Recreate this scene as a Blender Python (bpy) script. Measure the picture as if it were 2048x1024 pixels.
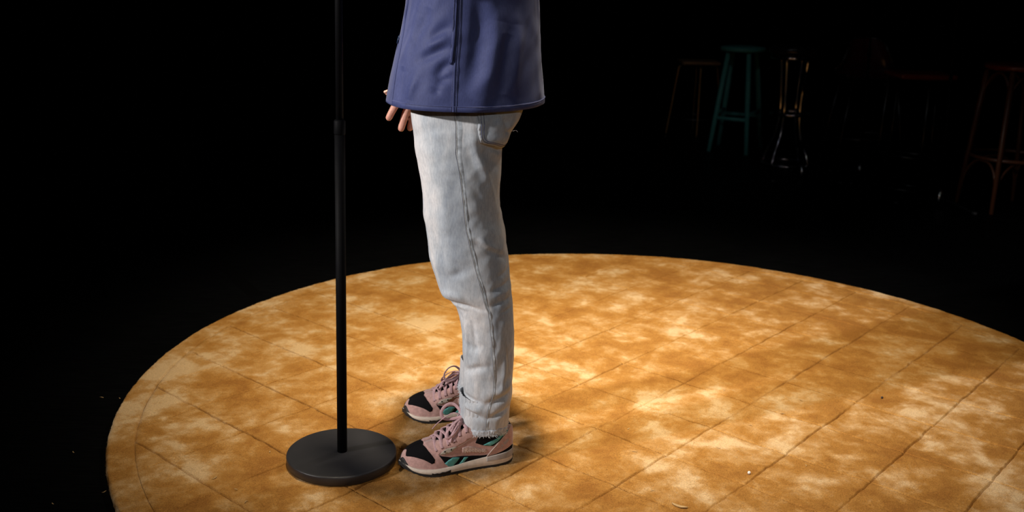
import bpy, bmesh, math, random
import numpy as np
from mathutils import Vector, Matrix
from mathutils.geometry import delaunay_2d_cdt

# ------------------------------------------------------------------ camera, world, lights, exposure
scene = bpy.context.scene
for _o in list(bpy.data.objects):
    bpy.data.objects.remove(_o, do_unlink=True)
C = scene.collection
ZR = 0.02                                   # height of the rug's surface above the stage floor
cam_data = bpy.data.cameras.new('camera')
cam_data.sensor_width = 36.0
cam_data.lens = 36.0 * 2005.62 / 2048
cam_data.clip_start = 0.05
cam = bpy.data.objects.new('camera', cam_data)
C.objects.link(cam)
cam.matrix_world = (Matrix.Translation((0, 0, 1.2 + ZR))
                    @ Matrix.Rotation(math.pi / 2 - 0.27385437, 4, 'X')
                    @ Matrix.Rotation(0.02380478, 4, 'Z'))
scene.camera = cam
cam_data.dof.use_dof = True
cam_data.dof.focus_distance = 2.42
cam_data.dof.aperture_fstop = 4.0
scene.view_settings.view_transform = 'Standard'
scene.view_settings.look = 'None'
scene.view_settings.exposure = 0.0
scene.view_settings.gamma = 1.0
scene.view_settings.use_curve_mapping = False
world = bpy.data.worlds.new('dark_hall')
scene.world = world
world.use_nodes = True
world.node_tree.nodes['Background'].inputs[0].default_value = (0.55, 0.7, 1.0, 1)
world.node_tree.nodes['Background'].inputs[1].default_value = 0.0006


def spot(name, loc, target, watts, color, angle, blend, radius):
    d = bpy.data.lights.new(name, 'SPOT')
    d.energy = watts
    d.color = color
    d.spot_size = math.radians(angle)
    d.spot_blend = blend
    d.shadow_soft_size = radius
    o = bpy.data.objects.new(name, d)
    C.objects.link(o)
    o.location = loc
    o.rotation_euler = (Vector(target) - Vector(loc)).to_track_quat('-Z', 'Y').to_euler()
    return o


# profile spots of the stage rig, hung round the rug, then added stool fills
spot('key_spot', (-4.7, 0.00, 2.8), (-0.15, 2.4, 0.82), 1700, (1.0, 0.95, 0.925), 23, 1.0, 0.12)
spot('pool_spot', (-0.1, 2.2, 6.4), (0.24, 3.34, 0.0), 2700, (1.0, 0.86, 0.63), 34, 1.0, 0.25)
spot('centre_spot', (-0.3, 2.6, 6.4), (0.20, 3.08, 0.0), 1250, (1.0, 0.90, 0.66), 17, 1.0, 0.25)
spot('front_spot', (1.1, -3.6, 3.0), (0.1, 2.6, 0.4), 260, (1.0, 0.95, 0.92), 32, 1.0, 0.15)
spot('back_spot', (3.0, 6.0, 4.4), (-0.05, 2.5, 0.6), 330, (1.0, 0.88, 0.74), 24, 1.0, 0.10)
spot('stool_fill', (-2.0, 1.0, 5.0), (2.1, 6.5, 0.4), 22.0, (0.8, 0.9, 1.0), 34, 1.0, 0.05)  # added cool fill so the stools show in the dark
spot('stool_fill', (0.8, 1.6, 5.2), (2.1, 6.5, 0.4), 12.0, (1.0, 0.92, 0.85), 34, 1.0, 0.05)  # added warm fill on the same stools

# ------------------------------------------------------------------ helpers
rng = np.random.default_rng(7)
PI = math.pi


def pchip(xs, ys):
    xs = np.asarray(xs, float)
    ys = np.asarray(ys, float)
    h = np.diff(xs)
    d = np.diff(ys) / h
    m = np.zeros_like(ys)
    m[0], m[-1] = d[0], d[-1]
    for i in range(1, len(xs) - 1):
        if d[i - 1] * d[i] > 0:
            w1 = 2 * h[i] + h[i - 1]
            w2 = h[i] + 2 * h[i - 1]
            m[i] = (w1 + w2) / (w1 / d[i - 1] + w2 / d[i])

    def f(x):
        x = np.clip(np.asarray(x, float), xs[0], xs[-1])
        i = np.clip(np.searchsorted(xs, x, side='right') - 1, 0, len(xs) - 2)
        t = (x - xs[i]) / h[i]
        t2, t3 = t * t, t * t * t
        return ((2 * t3 - 3 * t2 + 1) * ys[i] + (t3 - 2 * t2 + t) * h[i] * m[i]
                + (-2 * t3 + 3 * t2) * ys[i + 1] + (t3 - t2) * h[i] * m[i + 1])
    return f


_lat = np.random.default_rng(3).random((128, 128)) * 2 - 1


def vnoise(x, y, seed=0):
    x = np.asarray(x, float) + seed * 17.31
    y = np.asarray(y, float) + seed * 9.73
    i = np.floor(x).astype(int)
    j = np.floor(y).astype(int)
    a = x - i
    b = y - j
    a = a * a * (3 - 2 * a)
    b = b * b * (3 - 2 * b)
    g = lambda p, q: _lat[p % 128, q % 128]
    return ((g(i, j) * (1 - a) + g(i + 1, j) * a) * (1 - b)
            + (g(i, j + 1) * (1 - a) + g(i + 1, j + 1) * a) * b)


def spow(c, e):
    return np.sign(c) * np.abs(c) ** e


def folds(z, p, strokes, rad):
    """sum of soft ridges (amp > 0) and creases (amp < 0) along polylines in (height, angle)"""
    out = np.zeros(np.broadcast(z, p).shape)
    for pts, w, amp in strokes:
        pts = np.array(pts, float) * [1.0, rad]
        seg = np.diff(pts, axis=0)
        ln = np.hypot(*seg.T)
        tot = ln.sum()
        best = np.full(out.shape, 1e9)
        tt = np.zeros(out.shape)
        acc = 0.0
        for k in range(len(seg)):
            dz = z - pts[k, 0]
            dp = p * rad - pts[k, 1]
            t = np.clip((dz * seg[k, 0] + dp * seg[k, 1]) / (ln[k] ** 2 + 1e-12), 0, 1)
            d = np.hypot(dz - t * seg[k, 0], dp - t * seg[k, 1])
            m = d < best
            best = np.where(m, d, best)
            tt = np.where(m, (acc + t * ln[k]) / tot, tt)
            acc += ln[k]
        out += amp * np.exp(-(best / w) ** 2) * np.clip(np.sin(PI * np.clip(tt, 0.04, 0.96)), 0, 1) ** 0.6
    return out


# ---- jeans: one tube per leg; height z, angle p (0 = front, pi/2 = the wearer's left, pi = back)
LZ = [.100, .13, .16, .20, .25, .29, .345, .40, .44, .452, .473, .507, .54, .573, .62, .67, .725, .78, .827, .845, .866, .90, .95, 1.0]
LXF = [-.130, -.127, -.119, -.114, -.114, -.115, -.117, -.124, -.136, -.151, -.170, -.185, -.194, -.201, -.207, -.213, -.218, -.226, -.233, -.235, -.238, -.242, -.247, -.25]
LXB = [.000, .002, .004, .007, .009, .010, .010, .007, .004, .003, .001, -.003, -.006, -.010, -.019, -.030, -.033, -.030, -.029, -.021, -.012, .008, .02, .025]
LHD = [.056, .056, .057, .058, .059, .060, .062, .064, .066, .067, .069, .072, .075, .078, .083, .087, .091, .095, .099, .100, .102, .105, .11, .112]
_xf, _xb, _hd = pchip(LZ, LXF), pchip(LZ, LXB), pchip(LZ, LHD)
NEAR_Y = pchip([.115, .45, 1.0], [2.340, 2.334, 2.340])
FAR_Y = pchip([.115, .45, 1.0], [2.568, 2.535, 2.505])
FAR_X = pchip([.115, .30, .50, .80, .90, 1.0], [-.010, -.008, -.008, -.012, -.018, -.02])
LEG_FOLDS = []
FAR_FOLDS = []


def leg_base(z, p, far=False):
    xf, xb, hd = _xf(z), _xb(z), _hd(z)
    a = (xb - xf) / 2
    xc = (xb + xf) / 2
    c, s = np.cos(p), np.sin(p)
    x = xc - a * spow(c, .88)
    yc = FAR_Y(z) if far else NEAR_Y(z)
    y = yc - hd * spow(s, .88)
    if far:
        x = x + FAR_X(z)
    return x, y, c, s


def leg(z, p, far=False):
    z = np.asarray(z, float)
    p = np.asarray(p, float)
    x, y, c, s = leg_base(z, p, far)
    d = folds(z, np.mod(p, 2 * PI), FAR_FOLDS if far else LEG_FOLDS, .085)
    d = d + .0016 * vnoise(z * 26, np.cos(p) * 2 + np.sin(p) * 1.3 + 5, 2 + far) + .0009 * vnoise(z * 60 + np.sin(p) * 4, np.cos(p) * 6, 5)
    return np.stack([x - d * c, y - d * s, z + 0 * p], -1)


# ---- jacket: body loft, same angle convention
JZ = [.900, .925, .96, 1.02, 1.09, 1.16, 1.25, 1.34, 1.42, 1.47, 1.50, 1.515]
JXF = [-.309, -.306, -.300, -.289, -.272, -.260, -.250, -.240, -.218, -.190, -.165, -.150]
JXB = [.072, .070, .067, .062, .056, .050, .046, .042, .030, .010, -.010, -.022]
JHD = [.232, .231, .229, .226, .222, .219, .218, .219, .205, .160, .105, .075]
_jf, _jb, _jh = pchip(JZ, JXF), pchip(JZ, JXB), pchip(JZ, JHD)
JY = 2.425
JACKET_FOLDS = []


def jacket(z, p):
    z = np.asarray(z, float)
    p = np.asarray(p, float)
    xf, xb, hd = _jf(z), _jb(z), _jh(z)
    a = (xb - xf) / 2
    xc = (xb + xf) / 2
    c, s = np.cos(p), np.sin(p)
    d = folds(z, np.mod(p, 2 * PI), JACKET_FOLDS, .2)
    d = d + .003 * vnoise(z * 9, np.cos(p) * 2 + np.sin(p) * 1.7, 8) + .0012 * vnoise(z * 30 + np.cos(p) * 6, np.sin(p) * 9, 9)
    ex = np.where(c > 0, .80, .98)
    x = xc - a * spow(c, ex)
    y = JY - hd * spow(s, np.where(c > 0, .86, 1.12))
    return np.stack([x - d * c, y - d * s, z + 0 * p], -1)


# ---- sneaker, local: x from heel (0) to toe, +y lateral, z up; s = x / length, v = 0 (sole line) .. 1 (top line)
SHOE_L = .290
_S = [0, .012, .04, .10, .2, .3, .45, .6, .72, .82, .9, .955, .985, 1.0]
_wl = pchip(_S, [0, .014, .0245, .033, .038, .039, .043, .050, .053, .049, .039, .0255, .0135, 0])
_wm = pchip(_S, [0, .014, .0245, .031, .033, .033, .034, .041, .047, .046, .039, .027, .015, 0])
_zb = pchip([0, .2, .45, .7, .85, 1], [.033, .028, .021, .015, .0165, .024])
_zt = pchip([0, .015, .04, .1, .2, .28, .36, .42, .5, .6, .7, .8, .88, .94, .98, 1.0],
            [.075, .094, .101, .099, .088, .090, .102, .110, .101, .088, .077, .071, .064, .055, .043, .028])
_wt = pchip([0, .015, .04, .1, .2, .3, .36, .42, .5, .6, .66, .70, .73, 1.0], [0, .008, .016, .024, .030, .030, .028, .024, .0225, .0215, .019, .010, 0, 0])
_spring = pchip([0, .06, .15, .7, .85, 1], [.004, .001, 0, 0, .004, .016])


def shoe_upper(s, v, side=1):
    s = np.clip(np.asarray(s, float), 0, 1)
    v = np.clip(np.asarray(v, float), 0, 1)
    wb = _wl(s) if side > 0 else _wm(s)
    wt = np.minimum(_wt(s), wb * .8)
    ph = v * PI / 2
    y = wt + (wb - wt) * np.cos(ph) ** .78
    z = _zb(s) + (_zt(s) - _zb(s)) * np.sin(ph) ** .92
    return np.stack([s * SHOE_L, side * y, z], -1)


def shoe_sole(s, v, side=1):
    """midsole wall, v = 0 on the outsole .. 1 under the upper"""
    s = np.clip(np.asarray(s, float), 0, 1)
    v = np.asarray(v, float)
    w = _wl(s) if side > 0 else _wm(s)
    w = w * 1.02 + .0042 + .0022 * np.sin(PI * np.clip(v, 0, 1)) - .001 * v
    taper = np.clip(np.minimum(s, 1 - s) / .012, 0, 1) ** .5
    z0 = _spring(s) + .006
    z1 = _zb(s) + .004
    x = s * SHOE_L + (s > .5) * .004 * (1 - taper) - (s <= .5) * .004 * (1 - taper)
    return np.stack([x, side * w * taper, z0 + (z1 - z0) * v], -1)


NEAR_SHOE = (np.array([.011, 2.353, ZR]), math.atan2(-.293, -.956), 1)     # heel point, heading, mirror
FAR_SHOE = (np.array([-.005, 2.622, ZR]), math.atan2(-.150, -.989), -1)


def shoe_world(P, pose):
    o, a, m = pose
    P = np.asarray(P, float)
    x, y, z = P[..., 0], P[..., 1] * m, P[..., 2]
    ca, sa = math.cos(a), math.sin(a)
    return np.stack([o[0] + x * ca - y * sa, o[1] + x * sa + y * ca, o[2] + z], -1)


LEG_FOLDS += [
    ([(0.85, 2.01), (0.841, 2.31), (0.823, 3.0)], .007, -.007),
    ([(0.868, 2.0), (0.86, 2.4), (0.845, 2.9)], .018, .009),
    ([(0.84, 2.1), (0.807, 2.5), (0.78, 2.9)], .014, -.006),
    ([(0.90, 2.05), (0.885, 2.39), (0.87, 2.8)], .012, .006),
    ([(0.914, 2.25), (0.877, 2.52), (0.868, 2.9)], .007, -.008),
    ([(0.914, 1.62), (0.85, 1.88), (0.76, 2.28), (0.683, 2.73)], .011, .0065),
    ([(0.759, 1.83), (0.705, 2.14), (0.656, 2.46)], .010, -.0022),
    ([(0.80, 2.0), (0.74, 2.35), (0.69, 2.6)], .009, -.002),
    ([(0.629, 1.85), (0.606, 2.14), (0.585, 2.5)], .008, .005),
    ([(0.613, 1.9), (0.59, 2.3), (0.56, 2.9)], .010, -.005),
    ([(0.85, 0.2), (0.876, 0.95), (0.892, 1.39)], .012, -.002),
    ([(0.452, 0.1), (0.458, 0.7), (0.455, 1.22), (0.446, 1.6)], .006, -.0065),
    ([(0.47, 0.3), (0.478, 0.9), (0.475, 1.4)], .012, .006),
    ([(0.523, 0.96), (0.535, 1.3), (0.551, 1.6)], .010, -.003),
    ([(0.491, 1.9), (0.500, 2.33), (0.512, 3.1)], .006, -.0026),
    ([(0.455, 1.85), (0.463, 2.29), (0.470, 3.1)], .006, -.0028),
    ([(0.525, 2.2), (0.532, 2.6), (0.545, 3.1)], .006, -.0022),
    ([(0.437, 2.1), (0.440, 2.5), (0.442, 3.0)], .005, -.0018),
    ([(0.477, 2.0), (0.484, 2.4), (0.492, 3.1)], .007, .002),
    ([(0.352, 0.5), (0.342, 1.08), (0.356, 1.5)], .012, -.004),
    ([(0.275, 0.4), (0.29, 1.1), (0.299, 1.6)], .009, -.005),
    ([(0.422, 0.85), (0.358, 0.70), (0.294, 0.6)], .009, .004),
    ([(0.42, 1.15), (0.37, 1.1), (0.33, 1.05)], .010, -.003),
    ([(0.207, 0.3), (0.203, 1.0), (0.198, 1.55)], .009, -.006),
    ([(0.188, 0.4), (0.182, 1.0), (0.178, 1.5)], .010, .006),
    ([(0.198, 1.6), (0.206, 1.97), (0.220, 2.8)], .009, -.007),
    ([(0.225, 1.7), (0.235, 2.2), (0.25, 2.9)], .012, .005),
    ([(0.172, 0.7), (0.162, 1.3), (0.156, 1.6)], .007, -.006),
    ([(0.160, 1.68), (0.168, 2.12), (0.18, 2.8)], .007, -.006),
    ([(0.321, 2.28), (0.269, 2.21), (0.229, 2.08)], .010, .004),
    ([(0.40, 2.2), (0.33, 2.5), (0.27, 2.6)], .010, -.003),
    ([(0.70, 0.8), (0.60, 0.9), (0.55, 1.0)], .015, -.002),
    ([(0.78, 1.1), (0.69, 1.25), (0.62, 1.2)], .012, .002),
]
FAR_FOLDS += [
    ([(0.46, 5.2), (0.455, 6.0)], .008, -.006),
    ([(0.452, 0.1), (0.455, 1.2)], .007, -.006),
    ([(0.19, 0.1), (0.2, 1.4)], .009, -.006),
    ([(0.60, 3.4), (0.56, 4.2)], .01, -.005),
]
LEG_FOLDS[:] = [(p, w, a * 1.25) for p, w, a in LEG_FOLDS]
JACKET_FOLDS += [
    ([(1.11, 1.44), (1.097, 1.28), (1.079, 1.12)], .016, -.007),
    ([(1.067, 1.44), (1.051, 1.24), (1.034, 1.04)], .013, -.008),
    ([(1.09, 1.40), (1.074, 1.24), (1.06, 1.1)], .013, .006),
    ([(1.035, 1.48), (1.02, 1.38), (0.993, 1.29)], .012, -.009),
    ([(1.003, 1.48), (0.991, 1.37), (0.978, 1.32)], .010, -.007),
    ([(0.972, 1.28), (0.967, 1.38)], .008, -.004),
    ([(1.129, 2.01), (1.066, 1.96), (1.005, 1.87), (0.957, 1.62)], .024, .008),
    ([(1.20, 1.70), (1.094, 1.74), (1.03, 1.70), (0.95, 1.60)], .030, -.015),
    ([(1.10, 2.12), (1.04, 2.08), (0.96, 2.02)], .018, -.006),
    ([(1.12, 2.3), (1.03, 2.26), (0.95, 2.2)], .018, .006),
    ([(1.15, 1.05), (1.116, 1.02), (1.073, 0.85)], .02, -.006),
    ([(1.14, 0.85), (1.06, 0.76), (1.0, 0.75)], .02, .005),
    ([(0.999, 1.04), (0.969, 0.98), (0.945, 0.96)], .012, .005),
    ([(1.02, 0.7), (0.98, 0.72), (0.94, 0.75)], .014, -.004),
]


def root_of(o):
    while o.parent:
        o = o.parent
    return o


def thing(name, label, category, loc=(0, 0, 0), group=None):
    o = bpy.data.objects.new(name, None)
    o.empty_display_size = 0.1
    C.objects.link(o)
    o.location = loc
    o['label'] = label
    o['category'] = category
    if group:
        o['group'] = group
    return o


def obj(name, V, F, mat, parent=None, smooth=True, label=None, loc=None, mats=None, fmat=None):
    """one mesh object from world-space vertices"""
    V = np.asarray(V, float).reshape(-1, 3)
    org = np.array(root_of(parent).location) if parent else np.array(loc if loc is not None else (0, 0, 0), float)
    me = bpy.data.meshes.new(name)
    me.from_pydata((V - org).tolist(), [], [tuple(f) for f in F])
    me.validate()
    me.update()
    o = bpy.data.objects.new(name, me)
    C.objects.link(o)
    if parent:
        o.parent = parent
    else:
        o.location = org
    for m in (mats or [mat]):
        me.materials.append(m)
    if fmat is not None:
        me.polygons.foreach_set('material_index', np.asarray(fmat, np.int32))
    if smooth:
        me.polygons.foreach_set('use_smooth', np.ones(len(me.polygons), bool))
    if label:
        o['label'] = label
    return o


def tag(o, label, category, group=None):
    o['label'] = label
    o['category'] = category
    if group:
        o['group'] = group
    return o


def grid_faces(n, m, wrap=False, flip=False, base=0):
    """faces of an n x m vertex grid (row-major); wrap closes the second index"""
    i, j = np.meshgrid(np.arange(n - 1), np.arange(m if wrap else m - 1), indexing='ij')
    j2 = (j + 1) % m
    q = np.stack([i * m + j, i * m + j2, (i + 1) * m + j2, (i + 1) * m + j], -1).reshape(-1, 4) + base
    return (q[:, ::-1] if flip else q).tolist()


def join(parts):
    V, F, n = [], [], 0
    for v, f in parts:
        v = np.asarray(v, float).reshape(-1, 3)
        V.append(v)
        F += [tuple(k + n for k in q) for q in f]
        n += len(v)
    return np.concatenate(V), F


def smooth_path(pts, n=8, closed=False):
    P = np.asarray(pts, float)
    if closed:
        P = np.concatenate([P[-1:], P, P[:2]])
    else:
        P = np.concatenate([2 * P[:1] - P[1:2], P, 2 * P[-1:] - P[-2:-1]])
    out = []
    for i in range(1, len(P) - 2):
        for k in range(n):
            t = k / n
            a, b, c, d = P[i - 1], P[i], P[i + 1], P[i + 2]
            out.append(.5 * (2 * b + (c - a) * t + (2 * a - 5 * b + 4 * c - d) * t * t + (3 * b - a - 3 * c + d) * t ** 3))
    if not closed:
        out.append(P[-2])
    return np.array(out)


def sweep(path, section, closed=False, up=None, scale=None, cap=True):
    """sweep a closed 2-D section along a path with parallel transport"""
    P = np.asarray(path, float)
    S = np.asarray(section, float)
    n, m = len(P), len(S)
    T = np.gradient(P, axis=0) if not closed else (np.roll(P, -1, 0) - np.roll(P, 1, 0))
    T /= np.linalg.norm(T, axis=1)[:, None] + 1e-12
    if up is None:
        up = np.array([0, 0, 1.0]) if abs(T[0, 2]) < .9 else np.array([1.0, 0, 0])
    V = []
    N = np.array(up, float)
    for i in range(n):
        N = N - T[i] * (N @ T[i])
        l = np.linalg.norm(N)
        N = N / l if l > 1e-9 else np.array([0, 1.0, 0])
        B = np.cross(T[i], N)
        s = 1.0 if scale is None else scale[i]
        V.append(P[i] + s * (S[:, :1] * B + S[:, 1:] * N))
    V = np.concatenate(V)
    F = grid_faces(n, m, wrap=True)
    if closed:
        F += [((n - 1) * m + j, (n - 1) * m + (j + 1) % m, (j + 1) % m, j) for j in range(m)]
    elif cap:
        F += [tuple(range(m))[::-1], tuple((n - 1) * m + j for j in range(m))]
    return V, F


def circle(r, m=12):
    a = np.arange(m) / m * 2 * PI
    return np.stack([r * np.cos(a), r * np.sin(a)], -1)


def tube(path, r, m=12, closed=False, scale=None):
    return sweep(path, circle(r, m), closed=closed, scale=scale)


def lathe(profile, center=(0, 0, 0), m=48):
    """profile: (radius, z) from bottom axis to top axis"""
    P = np.asarray(profile, float)
    a = np.arange(m) / m * 2 * PI
    V = np.stack([P[:, :1] * np.cos(a), P[:, :1] * np.sin(a), P[:, 1:] + 0 * a], -1) + np.array(center)
    n = len(P)
    F = grid_faces(n, m, wrap=True)
    F += [tuple(range(m))[::-1], tuple((n - 1) * m + j for j in range(m))]
    return V.reshape(-1, 3), F


def box(c, h, bevel=.003, rot=None):
    """rounded box, center c, half sizes h"""
    bm = bmesh.new()
    bmesh.ops.create_cube(bm, size=2)
    for v in bm.verts:
        v.co = Vector((v.co.x * h[0], v.co.y * h[1], v.co.z * h[2]))
    if bevel:
        bmesh.ops.bevel(bm, geom=bm.edges[:], offset=bevel, segments=2, affect='EDGES', profile=.6)
    V = np.array([v.co[:] for v in bm.verts])
    F = [[v.index for v in f.verts] for f in bm.faces]
    bm.free()
    if rot is not None:
        V = V @ np.array(rot).T
    return V + np.array(c), F


def normals_of(fn, a, b, da, db, sgn):
    Pa = fn(a + da, b) - fn(a - da, b)
    Pb = fn(a, b + db) - fn(a, b - db)
    N = np.cross(Pa, Pb)
    return sgn * N / (np.linalg.norm(N, axis=-1)[..., None] + 1e-12)


def patch(fn, poly, off, sgn=1, sc=(1.0, 1.0), res=.004, skirt=.0015, da=1e-3, db=1e-3, curve=0):
    """a panel: polygon in the parameters of surface fn, laid on it at height off with a rim going down"""
    Q = np.asarray(poly, float)
    if curve:
        Q = smooth_path(Q, curve, closed=True)
    Q = Q * np.array(sc)
    B = []
    for i in range(len(Q)):
        p, q = Q[i], Q[(i + 1) % len(Q)]
        k = max(1, int(np.ceil(np.linalg.norm(q - p) / res)))
        B += [p + (q - p) * t / k for t in range(k)]
    B = np.array(B)
    lo, hi = B.min(0), B.max(0)
    gx, gy = np.meshgrid(np.arange(lo[0] + res / 2, hi[0], res), np.arange(lo[1] + res / 2, hi[1], res), indexing='ij')
    G = np.stack([gx.ravel(), gy.ravel()], -1)
    if len(G):
        x, y = G[:, 0], G[:, 1]
        inside = np.zeros(len(G), bool)
        dmin = np.full(len(G), 1e9)
        for i in range(len(B)):
            p, q = B[i], B[(i + 1) % len(B)]
            c = ((p[1] > y) != (q[1] > y)) & (x < (q[0] - p[0]) * (y - p[1]) / (q[1] - p[1] + 1e-15) + p[0])
            inside ^= c
            dmin = np.minimum(dmin, np.hypot(x - p[0], y - p[1]))
        G = G[inside & (dmin > res * .45)]
    pts = np.concatenate([B, G]) if len(G) else B
    nb = len(B)
    r = delaunay_2d_cdt([Vector(p) for p in pts], [(i, (i + 1) % nb) for i in range(nb)], [], 1, 1e-7)
    W = np.array([v[:] for v in r[0]]) / np.array(sc)
    F = [list(f) for f in r[2]]
    P = fn(W[:, 0], W[:, 1])
    N = normals_of(fn, W[:, 0], W[:, 1], da, db, sgn)
    top = P + N * off
    low = P + N * (off - skirt)
    # orient faces with the surface normal
    a, b, c = top[F[0][0]], top[F[0][1]], top[F[0][2]]
    if np.cross(b - a, c - a) @ N[F[0][0]] < 0:
        F = [f[::-1] for f in F]
    n = len(W)
    cnt = {}
    for f in F:
        for i in range(len(f)):
            e = (f[i], f[(i + 1) % len(f)])
            cnt[e] = 1
    sk = [(e[1], e[0], e[0] + n, e[1] + n) for e in cnt if (e[1], e[0]) not in cnt]
    return np.concatenate([top, low]), F + sk


def on_surface(fn, ab, off, sgn=1, da=1e-3, db=1e-3):
    ab = np.asarray(ab, float)
    return fn(ab[:, 0], ab[:, 1]) + normals_of(fn, ab[:, 0], ab[:, 1], da, db, sgn) * off


def rotz(P, a, c=(0, 0, 0)):
    P = np.asarray(P, float)
    ca, sa = math.cos(a), math.sin(a)
    return np.stack([c[0] + P[..., 0] * ca - P[..., 1] * sa, c[1] + P[..., 0] * sa + P[..., 1] * ca, c[2] + P[..., 2]], -1)


# ------------------------------------------------------------------ materials
class NT:
    def __init__(self, name):
        self.m = bpy.data.materials.new(name)
        self.m.use_nodes = True
        self.t = self.m.node_tree
        self.b = self.t.nodes['Principled BSDF']

    def n(self, kind, **kw):
        nd = self.t.nodes.new(kind)
        for k, v in kw.items():
            if k.startswith('i_'):
                key = k[2:]
                nd.inputs[int(key) if key.isdigit() else key].default_value = v
            else:
                setattr(nd, k, v)
        return nd

    def l(self, a, b):
        self.t.links.new(a, b)

    def coords(self, scale=None):
        tc = self.n('ShaderNodeTexCoord')
        if scale is None:
            return tc.outputs['Object']
        mp = self.n('ShaderNodeMapping')
        mp.inputs['Scale'].default_value = scale
        self.l(tc.outputs['Object'], mp.inputs[0])
        return mp.outputs[0]

    def noise(self, vec, scale, detail=3, rough=.55, dist=0.0):
        nd = self.n('ShaderNodeTexNoise')
        nd.inputs['Scale'].default_value = scale
        nd.inputs['Detail'].default_value = detail
        nd.inputs['Roughness'].default_value = rough
        nd.inputs['Distortion'].default_value = dist
        self.l(vec, nd.inputs['Vector'])
        return nd.outputs['Fac']

    def ramp(self, fac, stops):
        nd = self.n('ShaderNodeValToRGB')
        cr = nd.color_ramp
        while len(cr.elements) < len(stops):
            cr.elements.new(.5)
        for e, (p, c) in zip(cr.elements, stops):
            e.position = p
            e.color = (*c, 1) if len(c) == 3 else c
        self.l(fac, nd.inputs[0])
        return nd.outputs[0]

    def mix(self, fac, a, b, blend='MIX'):
        nd = self.n('ShaderNodeMix', data_type='RGBA', blend_type=blend)
        for k, v in ((0, fac), (6, a), (7, b)):
            if hasattr(v, 'is_output'):
                self.l(v, nd.inputs[k])
            elif k == 0:
                nd.inputs[0].default_value = v
            else:
                nd.inputs[k].default_value = (*v, 1)
        return nd.outputs[2]

    def bump(self, height, strength, dist):
        nd = self.n('ShaderNodeBump')
        nd.inputs['Strength'].default_value = strength
        nd.inputs['Distance'].default_value = dist
        self.l(height, nd.inputs['Height'])
        self.l(nd.outputs[0], self.b.inputs['Normal'])

    def set(self, **kw):
        names = dict(color='Base Color', rough='Roughness', metal='Metallic', spec='Specular IOR Level', sheen='Sheen Weight',
                     srough='Sheen Roughness', stint='Sheen Tint', sss='Subsurface Weight', coat='Coat Weight')
        for k, v in kw.items():
            s = self.b.inputs[names[k]]
            if hasattr(v, 'is_output'):
                self.l(v, s)
            else:
                s.default_value = (*v, 1) if isinstance(v, tuple) else v
        return self.m


def simple(name, color, rough=.6, metal=0.0, spec=.5, grain=None, var=.12, bump=.15, bdist=.0004, **kw):
    t = NT(name)
    v = t.coords()
    f = t.noise(v, grain or 60, 4)
    lo = tuple(c * (1 - var) for c in color)
    hi = tuple(min(1, c * (1 + var)) for c in color)
    t.set(color=t.ramp(f, [(.3, lo), (.7, hi)]), rough=rough, metal=metal, spec=spec, **kw)
    if bump:
        t.bump(t.noise(v, (grain or 60) * 8, 2), bump, bdist)
    return t.m


def make_rug_mat():
    t = NT('golden_pile')
    v = t.coords()
    big = t.noise(v, 6.5, 5, .6, .25)
    mid = t.noise(v, 22, 3, .55, .2)
    huge = t.noise(v, 1.7, 2, .5, .2)
    fib = t.noise(v, 330, 3, .7)
    # light on the brushed nap is painted in as paler colour towards the left
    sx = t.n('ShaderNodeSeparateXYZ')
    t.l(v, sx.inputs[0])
    left_light = t.n('ShaderNodeMapRange', i_1=-1.5, i_2=1.5, i_3=.022, i_4=-.022)
    t.l(sx.outputs[0], left_light.inputs[0])
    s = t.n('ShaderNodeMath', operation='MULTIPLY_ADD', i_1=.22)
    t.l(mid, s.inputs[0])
    t.l(left_light.outputs[0], s.inputs[2])
    h = t.n('ShaderNodeMath', operation='MULTIPLY_ADD', i_1=.23)
    t.l(huge, h.inputs[0])
    t.l(s.outputs[0], h.inputs[2])
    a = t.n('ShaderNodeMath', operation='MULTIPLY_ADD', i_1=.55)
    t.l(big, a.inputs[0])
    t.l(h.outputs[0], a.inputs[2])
    nap = t.ramp(a.outputs[0], [(.40, (.265, .112, .022)), (.48, (.34, .160, .036)), (.54, (.42, .225, .068)), (.60, (.56, .375, .19))])  # pale stops put the sheen of the brushed pile into the colour
    shn = t.ramp(a.outputs[0], [(.48, (.03, .03, .03)), (.59, (.75, .75, .75))])
    fibc = t.ramp(fib, [(.28, (.58, .56, .52)), (.72, (1.32, 1.32, 1.32))])
    col = t.mix(1.0, nap, fibc, 'MULTIPLY')
    m = t.set(color=col, rough=.85, spec=.12, sheen=shn, srough=.30, stint=(1.0, .80, .58))
    t.bump(fib, .7, .003)
    return m


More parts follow.
